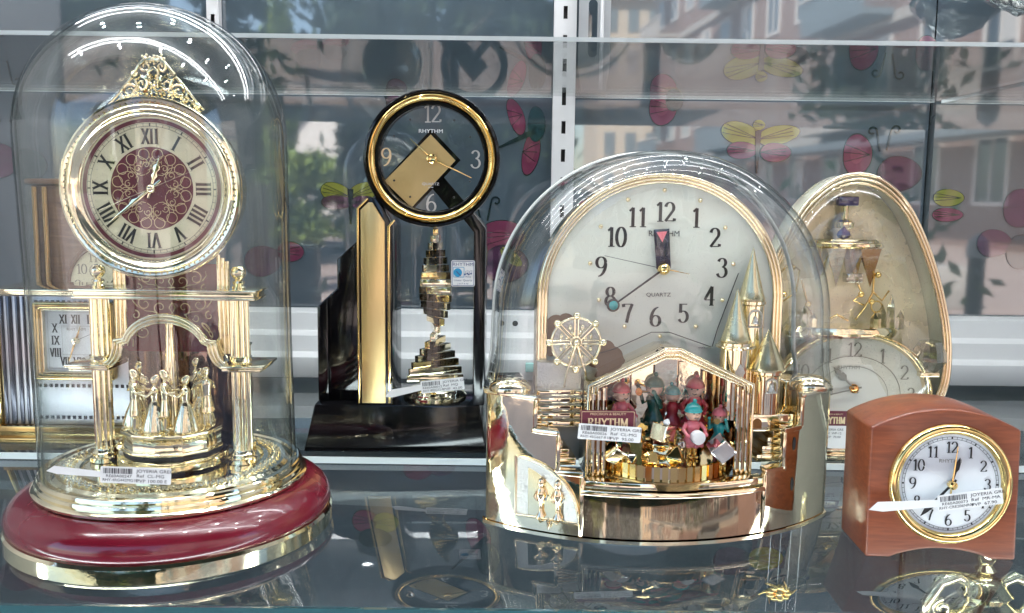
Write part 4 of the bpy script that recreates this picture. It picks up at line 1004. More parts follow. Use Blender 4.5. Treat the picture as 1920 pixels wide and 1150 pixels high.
for x, z, rx, rz in ((-.0705, .1290, .0075, .0090), (-.0640, .1330, .006, .006), (-.0735, .1200, .006, .010), (-.0370, .1150, .0065, .0060), (-.0330, .1100, .0080, .0070), (-.0420, .1080, .0080, .0060), (-.062, .120, .012, .012)):
    b.k += 1; b.add([(x + rx * cos(2 * pi * q_ / 24), .0056 - 2e-5 * b.k, z + rz * sin(2 * pi * q_ / 24)) for q_ in range(24)], [list(range(24))])
b.build('bush_print', BROWNP, kd, smooth=0)
b = MB(); b.tube([(-.058, .0052, .107), (-.030, .0052, .1155), (-.006, .0052, .1262), (.006, .0052, .1262), (.034, .0052, .1165), (.036, .0052, .1165), (.039, .0052, .128), (.052, .0052, .166)], .00028, 6); b.build('dark_outline', BLACKP, kc)
hand('hour_hand', mat('blue_black_enamel', (.012, .014, .035), 0, .2, coat=1, var=.6, vscale=900), kc, (0, kz), .0028, radians(-5), hand_poly(.0262, .0096, .0106, 0), .0008)
b = MB(); b.add([(x, .0018, z) for x, z in rotp([(-.0036, .0245), (.0036, .0245), (0, .0175)], radians(5), (0, kz))], [(0, 2, 1)]); b.build('hand_inset', PINK, kc, smooth=0)
mhp = hand_poly(.0405, .0014, .0011, .002)
hand('minute_hand', BLACKP, kc, (0, kz), .0016, radians(234), mhp, .0006)
mx_, mz_ = .0412 * sin(radians(234)), kz + .0412 * cos(radians(234))
b = MB(); b.lathe([(1e-5, .0010), (.0034, .0008), (.0042, .0004), (.0044, 0)], 24, (mx_, .0014, mz_), 'y'); b.cur = 1; b.lathe([(1e-5, .0014), (.0026, .0012), (.0030, .0009)], 24, (mx_, .0014, mz_), 'y'); b.build('hand_disc', [BLACKP, TEAL], kc)
hand('second_hand', BLACKP, kc, (0, kz), .0006, radians(282), hand_poly(.0410, .0004, .0003, 0), .0003)
hand('alarm_hand', GOLDY, kc, (0, kz), .0024, radians(101), hand_poly(.0180, .0010, .0003, 0), .0004)
b = MB(); b.lathe([(1e-5, .0078), (.0016, .0074), (.0034, .0058), (.0042, .0035), (.0042, .001)], 24, (0, .0045, kz), 'y'); b.build('hand_boss', GOLDY, kc)

# the gabled carousel house
HW, EZ, AZ = .0520, .0965, .1185
def gable(o, zb=.0365): return [(-HW + o, zb), (-HW + o, EZ - o * .2), (-.0045, AZ - o), (.0045, AZ - o), (HW - o, EZ - o * .2), (HW - o, zb)]
b = MB(); b.band(gable(-.0015), gable(.0040), -.026, .006, closed=False); b.build('house_frame', GOLDC, kc, bevel=.0006)
for of, yy, r in ((-.0016, -.0268, .0013), (.0018, -.0272, .0009), (.0042, -.0264, .0010)):
    b = MB(); b.tube([(x, yy, z) for x, z in gable(of)], r, 8); b.build('frame_moulding', GOLDC, kc, smooth=50)
NICH2 = mat('copper_mirror', (.80, .56, .40), 1, .06, rvar=.06, vscale=200)
b = MB(); b.prism(gable(.0035), .0022, .0040); b.build('mirror_back', NICH2, kc, smooth=0)
for s_ in (-1, 1):
    b = MB(); x0, x1 = sorted((s_ * .0462, s_ * .0478)); b.box(x0, x1, -.026, .0018, .040, .094); b.build('mirror_side', NICH2, kc, smooth=0)
    for k in range(3):
        b = MB(); b.lathe([(0, .037), (.0016, .037), (.0016, .096 - .002 * k), (0, .096 - .002 * k)], 10, (s_ * (.0435 + .0034 * k), -.0285, 0)); b.build('porch_post', GOLDC, kc)
b = MB(); b.lathe([(0, .0345), (.0460, .0345), (.0462, .0385), (.0470, .0388), (.0470, .0400), (0, .0400)], 96, (0, -.004, 0)); b.build('stage_foot', GOLDD, kc)
b = MB(); nr = 56
for k in range(nr):
    a = 2 * pi * k / nr; a2 = 2 * pi * (k + .72) / nr
    q_ = []
    for z in (.0402, .0498):
        for r in (.0435, .0462):
            for an in (a, a2): q_.append((r * cos(an), -.004 + r * sin(an), z))
    b.add(q_, [(0, 1, 3, 2), (4, 6, 7, 5), (2, 3, 7, 6), (0, 2, 6, 4), (1, 5, 7, 3), (0, 4, 5, 1)])
o = b.build('ribbed_edge', GOLDY, kc); o['kind'] = 'stuff'
b = MB(); b.lathe([(0, .0401), (.0436, .0401), (.0436, .0485), (0, .0485)], 64, (0, -.004, 0)); b.build('stage_disc', GOLDC, kc)
for x, wd, an in ((-.0300, .0075, .25), (-.0130, .0070, -.2), (.0030, .0080, .15), (.0190, .0070, -.25), (.0340, .0070, .2)):
    b = MB(); b.box(-wd, wd, -.0004, .0004, .040, .0965 + .018 * (1 - abs(x) / .045)); o = b.build('gold_panel', GOLDC, kc, loc=(x, -.0010, 0)); o.rotation_euler = (0, 0, an)
# dolls: body, dress, head, cap, arms, drum
def doll(x, y, z, s_, rz, dress, capm, drum, pose):
    e = bpy.data.objects.new('doll', None); e.empty_display_size = .01; C.objects.link(e); e.parent = kc; e.location = (x, y, z); e.rotation_euler = (0, 0, rz); e.scale = (s_, s_, s_)
    b = MB()
    for q_ in (-1, 1):
        b.tube([(q_ * .0018, 0, 0), (q_ * .0019, -.0003, .005), (q_ * .0016, 0, .010)], [.0015, .0013, .0016], 8); b.sphere((q_ * .0019, -.0014, .0010), .0016, 8, 5, sy=1.6, sz=.7)
    b.build('legs', GOLDY if drum else capm, e, smooth=60)
    b = MB(); b.lathe([(1e-5, .0075), (.0062, .0075), (.0066, .0085), (.0048, .0125), (.0034, .0150), (.0042, .0185), (.0044, .0205), (.0030, .0225), (.0014, .0232), (1e-5, .0234)], 18, sy=.85)
    for q_ in (-1, 1):
        up_ = .0265 if pose == 'up' else .0150
        b.tube([(q_ * .0040, 0, .0208), (q_ * .0068, -.0016, .0178), (q_ * .0058, -.0058, up_)], [.0015, .0013, .0010], 7); b.sphere((q_ * .0058, -.0062, up_), .0013, 8, 5)
    for k in range(8): b.sphere((.0060 * cos(k * pi / 4), .0052 * sin(k * pi / 4), .0080), .0017, 7, 4, sz=.7)
    b.build('dress', dress, e, smooth=60)
    b = MB(); b.sphere((0, -.0003, .0272), .0046, 16, 10, sz=1.02); b.sphere((0, -.0050, .0266), .0007, 6, 4); b.sphere((.0045, 0, .0270), .0009, 6, 4); b.sphere((-.0045, 0, .0270), .0009, 6, 4)
    b.cur = 1
    for q_ in (-1, 1): b.sphere((q_ * .0016, -.0045, .0278), .00055, 6, 4)
    b.tube([(-.0012, -.0046, .0252), (0, -.0049, .0247), (.0012, -.0046, .0252)], .0003, 5); b.build('head', [SKIN, BLACKP], e, smooth=60)
    b = MB(); b.lathe([(.0049, .0282), (.0052, .0292), (.0047, .0308), (.0038, .0322), (.0022, .0332), (.0010, .0338), (1e-5, .0340)], 16); b.sphere((.0008, 0, .0346), .0014, 8, 5); b.tube([(.0049 * cos(k * pi / 8), .0049 * sin(k * pi / 8), .0288) for k in range(16)], .0007, 6, closed=True); b.build('cap', capm, e, smooth=60)
    if drum:
        b = MB(); b.lathe([(0, -.0022), (.0040, -.0022), (.0042, -.0018), (.0042, .0018), (.0040, .0022), (0, .0022)], 20, (0, -.0072, .0142), 'y'); b.build('drum', PAPER, e, smooth=40)
    else:
        b = MB(); b.tube([(.0, -.0055, .0255), (.0005, -.0105, .0262), (.001, -.0125, .0264)], [.0006, .0008, .0022], 8); b.build('trumpet', GOLDY, e, smooth=60)
doll(-.0290, -.010, .0560, 1.18, radians(25), PINK, RED, True, 'down')
doll(-.0060, .0000 - .007, .0580, 1.22, radians(-60), GREEN, GREEN, False, 'up')
doll(.0215, -.007, .0580, 1.18, radians(-20), RED, RED, True, 'down')
doll(.0150, -.026, .0490, 1.08, radians(8), PINK, TEAL, True, 'down')
doll(.0080, -.001, .0560, 1.05, radians(150), RED, TEAL, True, 'down')
YEL = mat('yellow_plastic', (.75, .45, .08), 0, .3, coat=.4)
doll(-.0330, -.006, .0490, .92, radians(35), TEAL, YEL, True, 'up')
doll(.0350, -.018, .0490, .92, radians(-30), TEAL, PINK, False, 'up')
b = MB(); b.lathe([(0, .0486), (.0150, .0486), (.0150, .0555), (0, .0558)], 8, (.002, -.006, 0)); b.build('stage_step', GOLDC, kc, bevel=.0006, smooth=20)
# faceted boxes and jewels on the stage
def jewel(x, y, z, s_, rot, m, kind):
    b = MB()
    if kind == 'cube': b.box(-s_, s_, -s_, s_, -s_, s_)
    else: b.add([(s_, 0, 0), (-s_, 0, 0), (0, s_, 0), (0, -s_, 0), (0, 0, s_), (0, 0, -s_)], [(0, 2, 4), (2, 1, 4), (1, 3, 4), (3, 0, 4), (2, 0, 5), (1, 2, 5), (3, 1, 5), (0, 3, 5)])
    o = b.build('stage_jewel', m, kc, bevel=.0008, smooth=20, loc=(x, y, z)); o.rotation_euler = rot
for x, y, z, s_, r, m, kd_ in ((.0310, -.036, .0575, .0062, (.3, .78, .2), CHROME, 'cube'), (-.0010, -.0420, .0545, .0080, (.2, .1, .5), GOLDY, 'oct'), (-.0345, -.030, .0545, .0060, (.6, .5, .2), GOLDP, 'cube'), (-.0050, -.028, .0665, .0058, (.1, .2, .7), GOLDC, 'cube'), (-.0270, -.0370, .0520, .0048, (.4, .7, .1), CHROME, 'oct'), (.0060, -.034, .0600, .0042, (.7, .2, .4), CRYST, 'oct'), (.0400, -.022, .0530, .0046, (.2, .6, .9), GOLDY, 'cube'), (-.0160, -.0400, .0520, .0040, (.9, .2, .3), GOLDY, 'cube'), (-.0040, -.032, .0740, .0034, (.3, .3, .3), PAPER, 'oct')): jewel(x, y, z, s_, r, m, kd_)

# towers with pointed roofs
def tower(x, y, zc0, zc1, rc, rb, zb, octo=28, win=None):
    b = MB(); b.lathe([(0, zb), (rb, zb), (rb, zc0 - .004), (rb * 1.12, zc0 - .003), (rb * 1.12, zc0 - .001), (0, zc0 - .001)], octo, (x, y, 0)); tw = b.build('tower', GOLDC, kc, smooth=30)
    b = MB(); b.lathe([(0, zc0 - .0008), (rc, zc0 - .0008), (rc * 1.02, zc0 + .0006), (rc * .96, zc0 + .0016), (rc * .82, zc0 + .006), (1e-5, zc1)], octo, (x, y, 0)); b.build('tower_roof', GOLDR, tw, smooth=30)
    if win:
        b = MB(); wx, wz, ww, wh_ = win
        p_ = [(wx - ww, wz - wh_), (wx + ww, wz - wh_)] + [(wx + ww * cos(radians(t)), wz + wh_ * .3 + ww * sin(radians(t))) for t in range(0, 181, 20)]
        yy = y - rb - .0004; b.tube([(px, yy, pz) for px, pz in p_], .0008, 6, closed=True)
        b.lathe([(0, -.0030), (.0026, -.0030), (.0020, -.0018), (.0014, .0008), (.0006, .0020), (1e-5, .0022)], 12, (wx, yy, wz)); b.build('bell_window', SILVER, tw, smooth=60)
    return tw
t1 = tower(.0460, -.012, .1235, .1580, .0098, .0102, .0720)
b = MB(); b.lathe([(.0100, .1180), (.0122, .1186), (.0124, .1204), (.0102, .1212)], 28, (.0460, -.012, 0)); b.tube([(.0460 + .0122 * cos(k * pi / 14), -.012 + .0122 * sin(k * pi / 14), .1196) for k in range(28)], .0010, 6, closed=True); b.build('tower_gallery', GOLDC, t1, smooth=50)
b = MB(); b.prism([(.0460, .0985), (.0494, .1040), (.0460, .1095), (.0426, .1040)], -.0232, -.0224); b.build('diamond_window', SILVER, t1)
tower(.0590, -.002, .1495, .1845, .0088, .0086, .0760, win=(.0590, .1370, .0044, .0050))
tower(.0665, -.016, .1050, .1315, .0118, .0086, .0760, win=(.0665, .0950, .0036, .0040))
b = MB(); b.box(.0520, .0870, -.020, .010, .0640, .0755); lo = b.build('tower_block', GOLDC, kc, bevel=.0008)
for x in (.0600, .0720):
    b = MB(); p_ = [(x - .0028, .0660), (x + .0028, .0660)] + [(x + .0028 * cos(radians(t)), .0700 + .0028 * sin(radians(t))) for t in range(0, 181, 20)]; b.prism(p_, -.0208, -.0204); b.build('arched_window', GOLDD, lo)
# the ferris wheel on its hammered block
b = MB(); b.box(-.0840, -.0545, -.004, .0050, .0640, .1080); b.build('hammered_block', SILVER, kc, bevel=.0008)
b = MB()
for k in range(5): b.box(-.0842, -.0540, -.0062, -.0042, .0655 + .0052 * k, .0690 + .0052 * k)
b.build('block_moulding', GOLDC, kc, bevel=.0004)
wx, wz = -.0590, .1215
b = MB(); b.lathe([(1e-5, .0006), (.0150, .0006), (.0150, -.0006), (1e-5, -.0006)], 40, (wx, -.0060, wz), 'y'); fw_ = b.build('ferris_wheel', SILVER, kc)
b = MB(); b.torus((wx, -.0070, wz), .0160, .0009, 48, 8); b.torus((wx, -.0074, wz), .0035, .0008, 24, 8); b.build('wheel_rim', GOLDP, fw_, smooth=60)
b = MB()
for k in range(8):
    a = 2 * pi * k / 8 + pi / 2
    for d in (-1, 1): b.tube([(wx + .003 * cos(a + d * .35), -.0078, wz + .003 * sin(a + d * .35)), (wx + .0158 * cos(a + d * .07), -.0074, wz + .0158 * sin(a + d * .07))], .0005, 6)
    for q_ in (.0065, .0105): b.sphere((wx + q_ * cos(a + pi / 8), -.0068, wz + q_ * sin(a + pi / 8)), .0013, 8, 5, sz=1.5)
b.build('wheel_spoke', GOLDP, fw_, smooth=60)
for k in range(8):
    a = 2 * pi * k / 8 + pi / 2; b = MB(); b.sphere((wx + .0176 * cos(a), -.0080, wz + .0176 * sin(a)), .0025, 12, 8); b.sphere((wx + .0176 * cos(a), -.0102, wz + .0176 * sin(a)), .0010, 8, 5); b.build('wheel_cabin', GOLDP, fw_, smooth=60)
b = MB()
for s_ in (-1, 1): b.tube([(wx, -.0092, wz), (wx + s_ * .0060, -.0090, wz - .0190), (wx + s_ * .0075, -.0088, wz - .0290)], .0009, 6)
b.sphere((wx, -.0094, wz), .0022, 10, 7); b.build('wheel_stand', GOLDP, fw_, smooth=60)
# clear arched cover: rounded front, open foot
def cover_arch(inset, n=56, zb=.0895):
    r = .1090 - inset; c = .1375
    p = [(-r - .0045 + inset * .0, zb)] + [(-r - .0012, zb + .018)] + [(-r * cos(pi * i / n), c + r * sin(pi * i / n)) for i in range(n + 1)] + [(r + .0012, zb + .018), (r + .0045, zb)]
    return p
def cover(b, o, ys):
    prev = None; rings = [(cover_arch(i_ + o), y + o) for i_, y in ys]
    n = len(rings[0][0]); vs = []
    for pts, y in rings: vs += [(x, y, z) for x, z in pts]
    fs = []
    for k in range(len(rings) - 1):
        for i in range(n - 1): fs.append((k * n + i, k * n + i + 1, (k + 1) * n + i + 1, (k + 1) * n + i))
    b.add(vs, fs)
    return rings
CY = [(.0215, -.0355), (.0180, -.0350), (.0120, -.0325), (.0065, -.0270), (.0025, -.0185), (.0005, -.0080), (0, .0050), (0, .0450)]
b = MB(); rg = cover(b, 0, CY); cover(b, .0030, CY)
pts, y = rg[0]; b.add([(x, y, z) for x, z in pts], [list(range(len(pts)))])
b.build('clear_cover', ACRYL, kc, smooth=50)
b = MB(); b.tube([(x, .0455, z) for x, z in cover_arch(.0005)], .0016, 8); b.build('cover_edge', mat('polished_acrylic_edge', (.55, .58, .55), 0, .15, coat=1), kc, smooth=60)

# maker's card and price tag in front of the castle cover
ct = thing('brand_card', 'small maroon brand card with gold lettering against the castle clock cover', 'card', (.0600, .5466, .0790), radians(2))
b = MB(); b.prism(rrect(-.0172, .0172, -.0062, .0062, .0006), 0, .0004); b.build('card', MAROONP, ct, bevel=0)
b = MB(); b.glyphs('RHYTHM', 0, -.0014, .0052, -.0003, adv=.70, thick=.20, thin=.07, sx=1.05); b.text('PRECISION & BEAUTY', .0015, 0, .0040, -.0003, sx=1.1); b.band(rrect(-.0164, .0164, -.0055, .0055, .0006), rrect(-.0161, .0161, -.0052, .0052, .0006), -.0003, -.0002); b.build('card_print', GOLDPR, ct, smooth=0)
price_tag('white paper price tag overlapping the maroon card on the castle clock', (.0611, .5450, .0712), (0, radians(4), radians(2)), (.0390, .0098), None, ('JOYERIA GRE', 'Ref  CL-MG', 'PVP  95.00'), 5, ('RE60A00026', 'RHY-4SG667-R18'))

# ================================================================== THE EGG-SHAPED CLOCK
ec = thing('egg_clock', 'egg-shaped clock with a pale gold frame and crystal carousel above an oval dial', 'clock', (.2745, .735, .0057))
EPR = [(.2325, 0), (.2300, .014), (.2225, .028), (.2080, .043), (.1880, .0555), (.1650, .0665), (.1380, .0765), (.1100, .0840), (.0850, .0875), (.0620, .0870), (.0400, .0800), (.0200, .0690), (0, .0600)]
def sub(p, n=5):
    q = []
    for i in range(len(p) - 1):
        p0, p1, p2, p3 = p[max(0, i - 1)], p[i], p[i + 1], p[min(len(p) - 1, i + 2)]
        for k in range(n):
            t = k / n; q.append(tuple(.5 * ((2 * p1[d]) + (-p0[d] + p2[d]) * t + (2 * p0[d] - 5 * p1[d] + 4 * p2[d] - p3[d]) * t * t + (-p0[d] + 3 * p1[d] - 3 * p2[d] + p3[d]) * t ** 3) for d in (0, 1)))
    return q + [p[-1]]
ES = [(z, x * .955) for z, x in sub(EPR)]
def egg(sc_, dz=0.0):
    c = .100; h = [(x * sc_, max(0.0, c + (z - c) * sc_ + dz)) for z, x in ES]
    return [(-x, z) for x, z in h[::-1]] + h[1:]
IVORY = mat('ivory_gold_frame', (.72, .70, .55), .25, .22, coat=.5)
b = MB(); b.band(egg(.985), egg(.945), -.006, .026, closed=False); b.build('outer_frame', IVORY, ec, bevel=.0012)
for sc_, yy, r in ((.985, -.0072, .0016), (.955, -.0078, .0012), (.93, -.0070, .0012)):
    b = MB(); b.tube([(x, yy, z) for x, z in egg(sc_)], r, 8); b.build('gold_beading', GOLDC, ec, smooth=60)
AMB = mat('amber_mirror', (.86, .79, .58), .35, .28, rvar=.1, vscale=25)
b = MB(); b.prism(egg(.944), .0225, .0245); b.build('amber_back', AMB, ec, smooth=0)
rings = [(.93, -.008), (.90, -.0125), (.84, -.0165), (.74, -.0200), (.60, -.0228), (.42, -.0245), (.20, -.0252)]
b = MB(); vs = []; L = [egg(s_) for s_, y in rings]; n = len(L[0])
for (s_, y), l in zip(rings, L): vs += [(x, y, z) for x, z in l]
fs = [(k * n + i, k * n + i + 1, (k + 1) * n + i + 1, (k + 1) * n + i) for k in range(len(rings) - 1) for i in range(n - 1)]
b.add(vs, fs + [[(len(rings) - 1) * n + i for i in range(n)]]); b.build('egg_crystal', EGGGL, ec, smooth=60)
Ze = .0057; cx0 = -.002
b = MB(); b.box(-.0085, .0085, .006, .022, .2105, .2185); b.build('purple_finial', PURPLE, ec, bevel=.0014, loc=(cx0, 0, -Ze))
b = MB(); b.lathe([(0, .1925), (.0075, .1925), (.0080, .1940), (.0080, .1975), (.0060, .1990), (.0030, .2000), (.0028, .2110), (0, .2110)], 24, (cx0, .014, -Ze)); b.build('hanging_rod', GOLDP, ec)
b = MB(); b.lathe([(1e-5, .1835), (.0040, .1845), (.0058, .1870), (.0045, .1900), (.0015, .1925), (1e-5, .1945)], 12, (cx0 - .003, .006, -Ze)); b.build('purple_drop', PURPLE, ec, smooth=20)
b = MB(); b.lathe([(0, .1765), (.0290, .1765), (.0312, .1778), (.0312, .1800), (.0296, .1808), (.0300, .1822), (.0280, .1836), (0, .1836)], 48, (cx0, .014, -Ze), sy=.55); b.build('canopy_disc', GOLDP, ec)
for k, (x, dx, m) in enumerate(((-.0215, .0075, CRYST), (-.0085, .0080, GOLDP), (.0050, .0085, CRYST), (.0195, .0085, GOLDD), (-.0150, .0060, CHROME), (.0120, .0060, GOLDP))):
    b = MB(); y0 = .004 if k < 4 else .016
    b.add([(x - dx, y0, .1762), (x + dx, y0, .1762), (x + dx, y0 + .006, .1762), (x - dx, y0 + .006, .1762), (x + (.002 if k % 2 else -.002), y0 + .003, .1480 - .004 * (k % 2))], [(0, 1, 4), (1, 2, 4), (2, 3, 4), (3, 0, 4), (0, 3, 2, 1)])
    b.build('hanging_prism', m, ec, smooth=0, loc=(cx0, 0, -Ze))
b = MB(); b.box(.0, .014, .003, .012, .1485, .1560); b.build('glass_cube', CRYST, ec, bevel=.0008, loc=(cx0, 0, -Ze))
b = MB()
for pts in ([(-.052, .010, .155), (-.045, .006, .164), (-.038, .004, .158), (-.040, .004, .140), (-.050, .006, .132)], [(.010, .006, .150), (.013, .002, .140), (.007, .002, .134), (.016, .004, .130)], [(.024, .006, .156), (.022, .002, .140), (.016, .002, .128), (.010, .004, .118)], [(.022, .004, .142), (.030, .002, .134), (.036, .004, .142)], [(-.036, .004, .150), (-.030, .002, .128), (-.024, .004, .118)], [(-.012, .004, .118), (-.006, .002, .122), (.004, .004, .117)]): b.tube(pts, .0009, 6)
for x, z in ((-.044, .160), (.026, .155), (.013, .139), (.022, .133), (-.030, .130), (-.05, .138)): b.sphere((x, .003, z), .0026, 10, 7)
b.tube([(.026 + .0045 * cos(k * pi / 8), .002, .129 + .0045 * sin(k * pi / 8)) for k in range(16)], .0007, 6, closed=True)
b.build('gold_wire_figures', GOLDY, ec, smooth=60, loc=(cx0, 0, -Ze))
b = MB(); b.lathe([(0, .104), (.046, .104), (.047, .108), (.044, .112), (0, .113)], 48, (cx0, .012, -Ze), sy=.5); b.build('carousel_foot', GOLDP, ec)
for k, (x, z, h_, m) in enumerate(((.030, .112, .020, CRYST), (.037, .112, .028, CRYST), (.024, .111, .014, GOLDP), (.045, .111, .016, CRYST), (-.034, .112, .018, CRYST), (-.026, .112, .012, GOLDP))):
    b = MB(); b.lathe([(0, 0), (.0036, 0), (.0034, h_ * .6), (1e-5, h_)], 6, (x, .000, z)); b.build('crystal_point', m, ec, smooth=0, loc=(cx0, 0, -Ze))
for x, z, s_ in ((.0690, .0900, .0140), (-.0660, .0920, .0130)):
    b = MB(); b.lathe([(1e-5, -s_), (s_ * .55, -s_ * .9), (s_, -s_ * .25), (s_ * .95, s_ * .3), (s_ * .6, s_ * .85), (1e-5, s_)], 8, (x, -.004, z)); b.build('cut_crystal_ball', CRYST, ec, smooth=0, loc=(cx0, 0, -Ze))
    b = MB(); b.box(x - .009, x + .007, -.010, .004, z - s_ - .0030, z - s_ + .0008); b.build('crystal_foot', GOLDC, ec, bevel=.0008, loc=(cx0, 0, -Ze))
ox, oz, orx, orz = .0055, .0560, .0640, .0530
b = MB(); b.lathe([(1e-5, -.003), (.95, -.003)], 72, (ox, -.0065, oz - Ze), 'y', sx=orx, sy=orz); de = b.build('oval_dial', mat('ivory_dial', (.66, .64, .58), 0, .35, var=.04), ec, smooth=0)
b = MB(); b.lathe([(.90, -.004), (.93, .0), (.955, .0022), (.975, .0026), (.99, .0016), (1.0, .0026), (1.015, .0016), (1.02, -.001), (1.02, -.008)], 96, (ox, -.0065, oz - Ze), 'y', sx=orx, sy=orz); b.build('oval_rim', GOLDC, ec, smooth=60)
b = MB(); b.ribbon([(ox + .62 * orx * cos(2 * pi * k / 64), oz - Ze + .62 * orz * sin(2 * pi * k / 64)) for k in range(64)], .0006, -.0042, closed=True); b.ribbon([(ox + .46 * orx * cos(2 * pi * k / 64), oz - Ze + .46 * orz * sin(2 * pi * k / 64)) for k in range(64)], .0004, -.0042, closed=True); b.build('inner_circle', GREYP, de, smooth=0)
for k in range(1, 13):
    a = 2 * pi * k / 12; b = MB(); b.glyphs(str(k), ox + .76 * orx * sin(a) * (1 if k not in (11, 1) else .95), oz - Ze + .70 * orz * cos(a) + .001, .0118, -.0043, adv=.62, thick=.12, thin=.05, sx=.95); b.build('numeral', GREYP, de, smooth=0)
b = MB(); b.text('RHYTHM', .0030, ox - .004, oz - Ze + .0235, -.0043, sx=1.1); b.build('lettering', GREYP, de, smooth=0)
eh = [(-.0007, -.005), (.0007, -.005), (.0008, .010), (.0032, .013), (.0030, .0165), (.0014, .0175), (.0026, .0200), (.0010, .0225), (0, .0255), (-.0010, .0225), (-.0026, .0200), (-.0014, .0175), (-.0030, .0165), (-.0032, .013), (-.0008, .010)]
hand('hour_hand', GREYP, ec, (ox + .001, oz - Ze + .006), -.0056, radians(-45), eh); hand('minute_hand', GREYP, ec, (ox + .001, oz - Ze + .006), -.0063, radians(-104), hand_poly(.036, .0016, .0006, .006))
b = MB(); b.lathe([(1e-5, .0036), (.0022, .0034), (.0036, .0024), (.0040, .0005)], 24, (ox + .001, -.0045, oz - Ze + .006), 'y'); b.build('hand_boss', mat('copper', (.80, .42, .16), 1, .15), ec)
b = MB(); b.box(-.064, .064, -.010, .044, 0, .0090); b.build('foot', GOLDC, ec, bevel=.0012)
b = MB(); b.box(-.068, .068, -.014, .046, -.0001, .0030); b.build('foot_plate', GOLDC, ec, bevel=.0006)
et = thing('brand_card', 'pale and maroon brand card before the egg clock, half hidden by the wooden clock', 'card', (.2560, .7050, .0300))
b = MB(); b.prism(rrect(-.0125, .0125, .0070, .0190, .0005), 0, .0004); b.build('card', MAROONP, et)
b = MB(); b.glyphs('RHYTHM', -.0, .0115, .0055, -.0003, adv=.68, thick=.20, thin=.07, sx=.80); b.text('PRECISION & BEAUTY', .0012, 0, .0165, -.0003); b.build('card_print', GOLDPR, et, smooth=0)
b = MB(); b.box(-.0105, .0125, -.0001, .0003, -.0115, .0068); b.build('paper_slip', PAPER, et)
b = MB(); b.text('JOYERIA GRE', .0018, .001, .0040, -.0004, sx=1.1); b.text('Ref  WP-12', .0018, .001, .0010, -.0004, sx=1.1); b.text('PVP  70.00', .0018, .001, -.0020, -.0004, sx=1.1); b.build('print', INK, et, smooth=0)

# ================================================================== THE WOODEN DESK CLOCK
wc = thing('desk_clock', 'small red-brown wooden desk clock with an arched top and round gold bezel', 'clock', (.2610, .5265, 0), radians(-2))
def wfront(o=0.0):
    p = [(-.0448 + o, .0008 + o), (-.0300, .0008 + o)] + [(-.0300 + .060 * k / 14, .0008 + o + .0060 * sin(pi * k / 14) ** .8) for k in range(1, 14)] + [(.0300, .0008 + o), (.0448 - o, .0008 + o), (.0444 - o, .0800)]
    p += [(.0444 - o - (.0888 - 2 * o) * k / 20, .0800 + (.0120 - o) * (1 - (2 * k / 20 - 1) ** 2)) for k in range(1, 20)] + [(-.0444 + o, .0800)]
    return p
b = MB(); f_ = wfront(); b.prism(f_, 0, .046, lambda x, z: .05 * z - .0); b.build('case', WOOD, wc, bevel=.0016, smooth=40, segs=3)
WZ, WX = .0470, .0035
WT = Matrix.Translation((WX, WZ * .05, WZ)) @ Matrix.Rotation(radians(-2.9), 4, 'X')
def wb(): b = MB(); b.T = WT; return b
b = wb(); b.lathe([(.0300, -.0070), (.0302, .0010), (.0312, .0030), (.0324, .0038), (.0340, .0042), (.0356, .0034), (.0366, .0016), (.0368, .0002), (.0366, -.0005)], 96, (0, 0, 0), 'y'); b.build('gold_bezel', GOLDY, wc, smooth=60)
b = wb(); b.disc(.0302, (0, .0065 - .0070 * 1.9, 0), 8); 
b = wb(); b.lathe([(1e-5, -.0001), (.0302, -.0001)], 72, (0, -.0002, 0), 'y'); dw = b.build('dial', WHITED, wc, smooth=0)
for k in range(1, 13):
    a = 2 * pi * k / 12; b = wb(); b.glyphs(str(k), .0222 * sin(a), .0222 * cos(a), .0068, -.0006, adv=.64, thick=.15, thin=.05, sx=.95); b.build('numeral', BLACKP, dw, smooth=0)
b = wb()
for r in (.0272, .0286): b.ribbon([(r * cos(2 * pi * k / 96), r * sin(2 * pi * k / 96)) for k in range(96)], .00022, -.0005, closed=True)
for k in range(60):
    a = 2 * pi * k / 60; b.ribbon([(.0272 * sin(a), .0272 * cos(a)), (.0286 * sin(a), .0286 * cos(a))], .0009 if k % 5 == 0 else .00025, -.0005)
b.build('minute_marking', BLACKP, dw, smooth=0)
b = wb(); b.text('RHYTHM', .0022, -.0005, .0140, -.0006, sx=1.1); b.build('lettering', GREYP, dw, smooth=0)
def whand(name, m, ang, outl, y, t=.0005):
    b = wb(); b.prism(rotp(outl, -ang), y - t, y); return b.build(name, m, wc)
whand('hour_hand', BLACKP, radians(16), [(-.0005, -.003), (.0005, -.003), (.0007, .0080), (.0016, .0100), (.0013, .0135), (0, .0170), (-.0013, .0135), (-.0016, .0100), (-.0007, .0080)], -.0016)
whand('minute_hand', BLACKP, radians(222), [(-.0006, -.004), (.0006, -.004), (.0008, .0150), (.0018, .0172), (.0014, .0215), (0, .0262), (-.0014, .0215), (-.0018, .0172), (-.0008, .0150)], -.0023)
whand('alarm_hand', GOLDY, radians(6), hand_poly(.0235, .0010, .0004, .006), -.0029)
whand('second_hand', PAPER, radians(-57), hand_poly(.0235, .0004, .0003, .004), -.0034, .0003)
b = wb(); b.lathe([(1e-5, .0068), (.0014, .0066), (.0024, .0056), (.0027, .0036), (.0022, .0010)], 20, (.0, 0, 0), 'y'); b.build('hand_boss', GOLDY, wc)
price_tag('white paper price tag slanting across the dial of the wooden desk clock', (.2705, .5150, .0418), (0, radians(-9), radians(-2)), (.0375, .0098), (.0400, .0062, .0030), ('JOYERIA GRE', 'Ref  MR-MA', 'PVP  67.90'), 13, ('RE60A00073', 'RHY-CRE206NR06'))

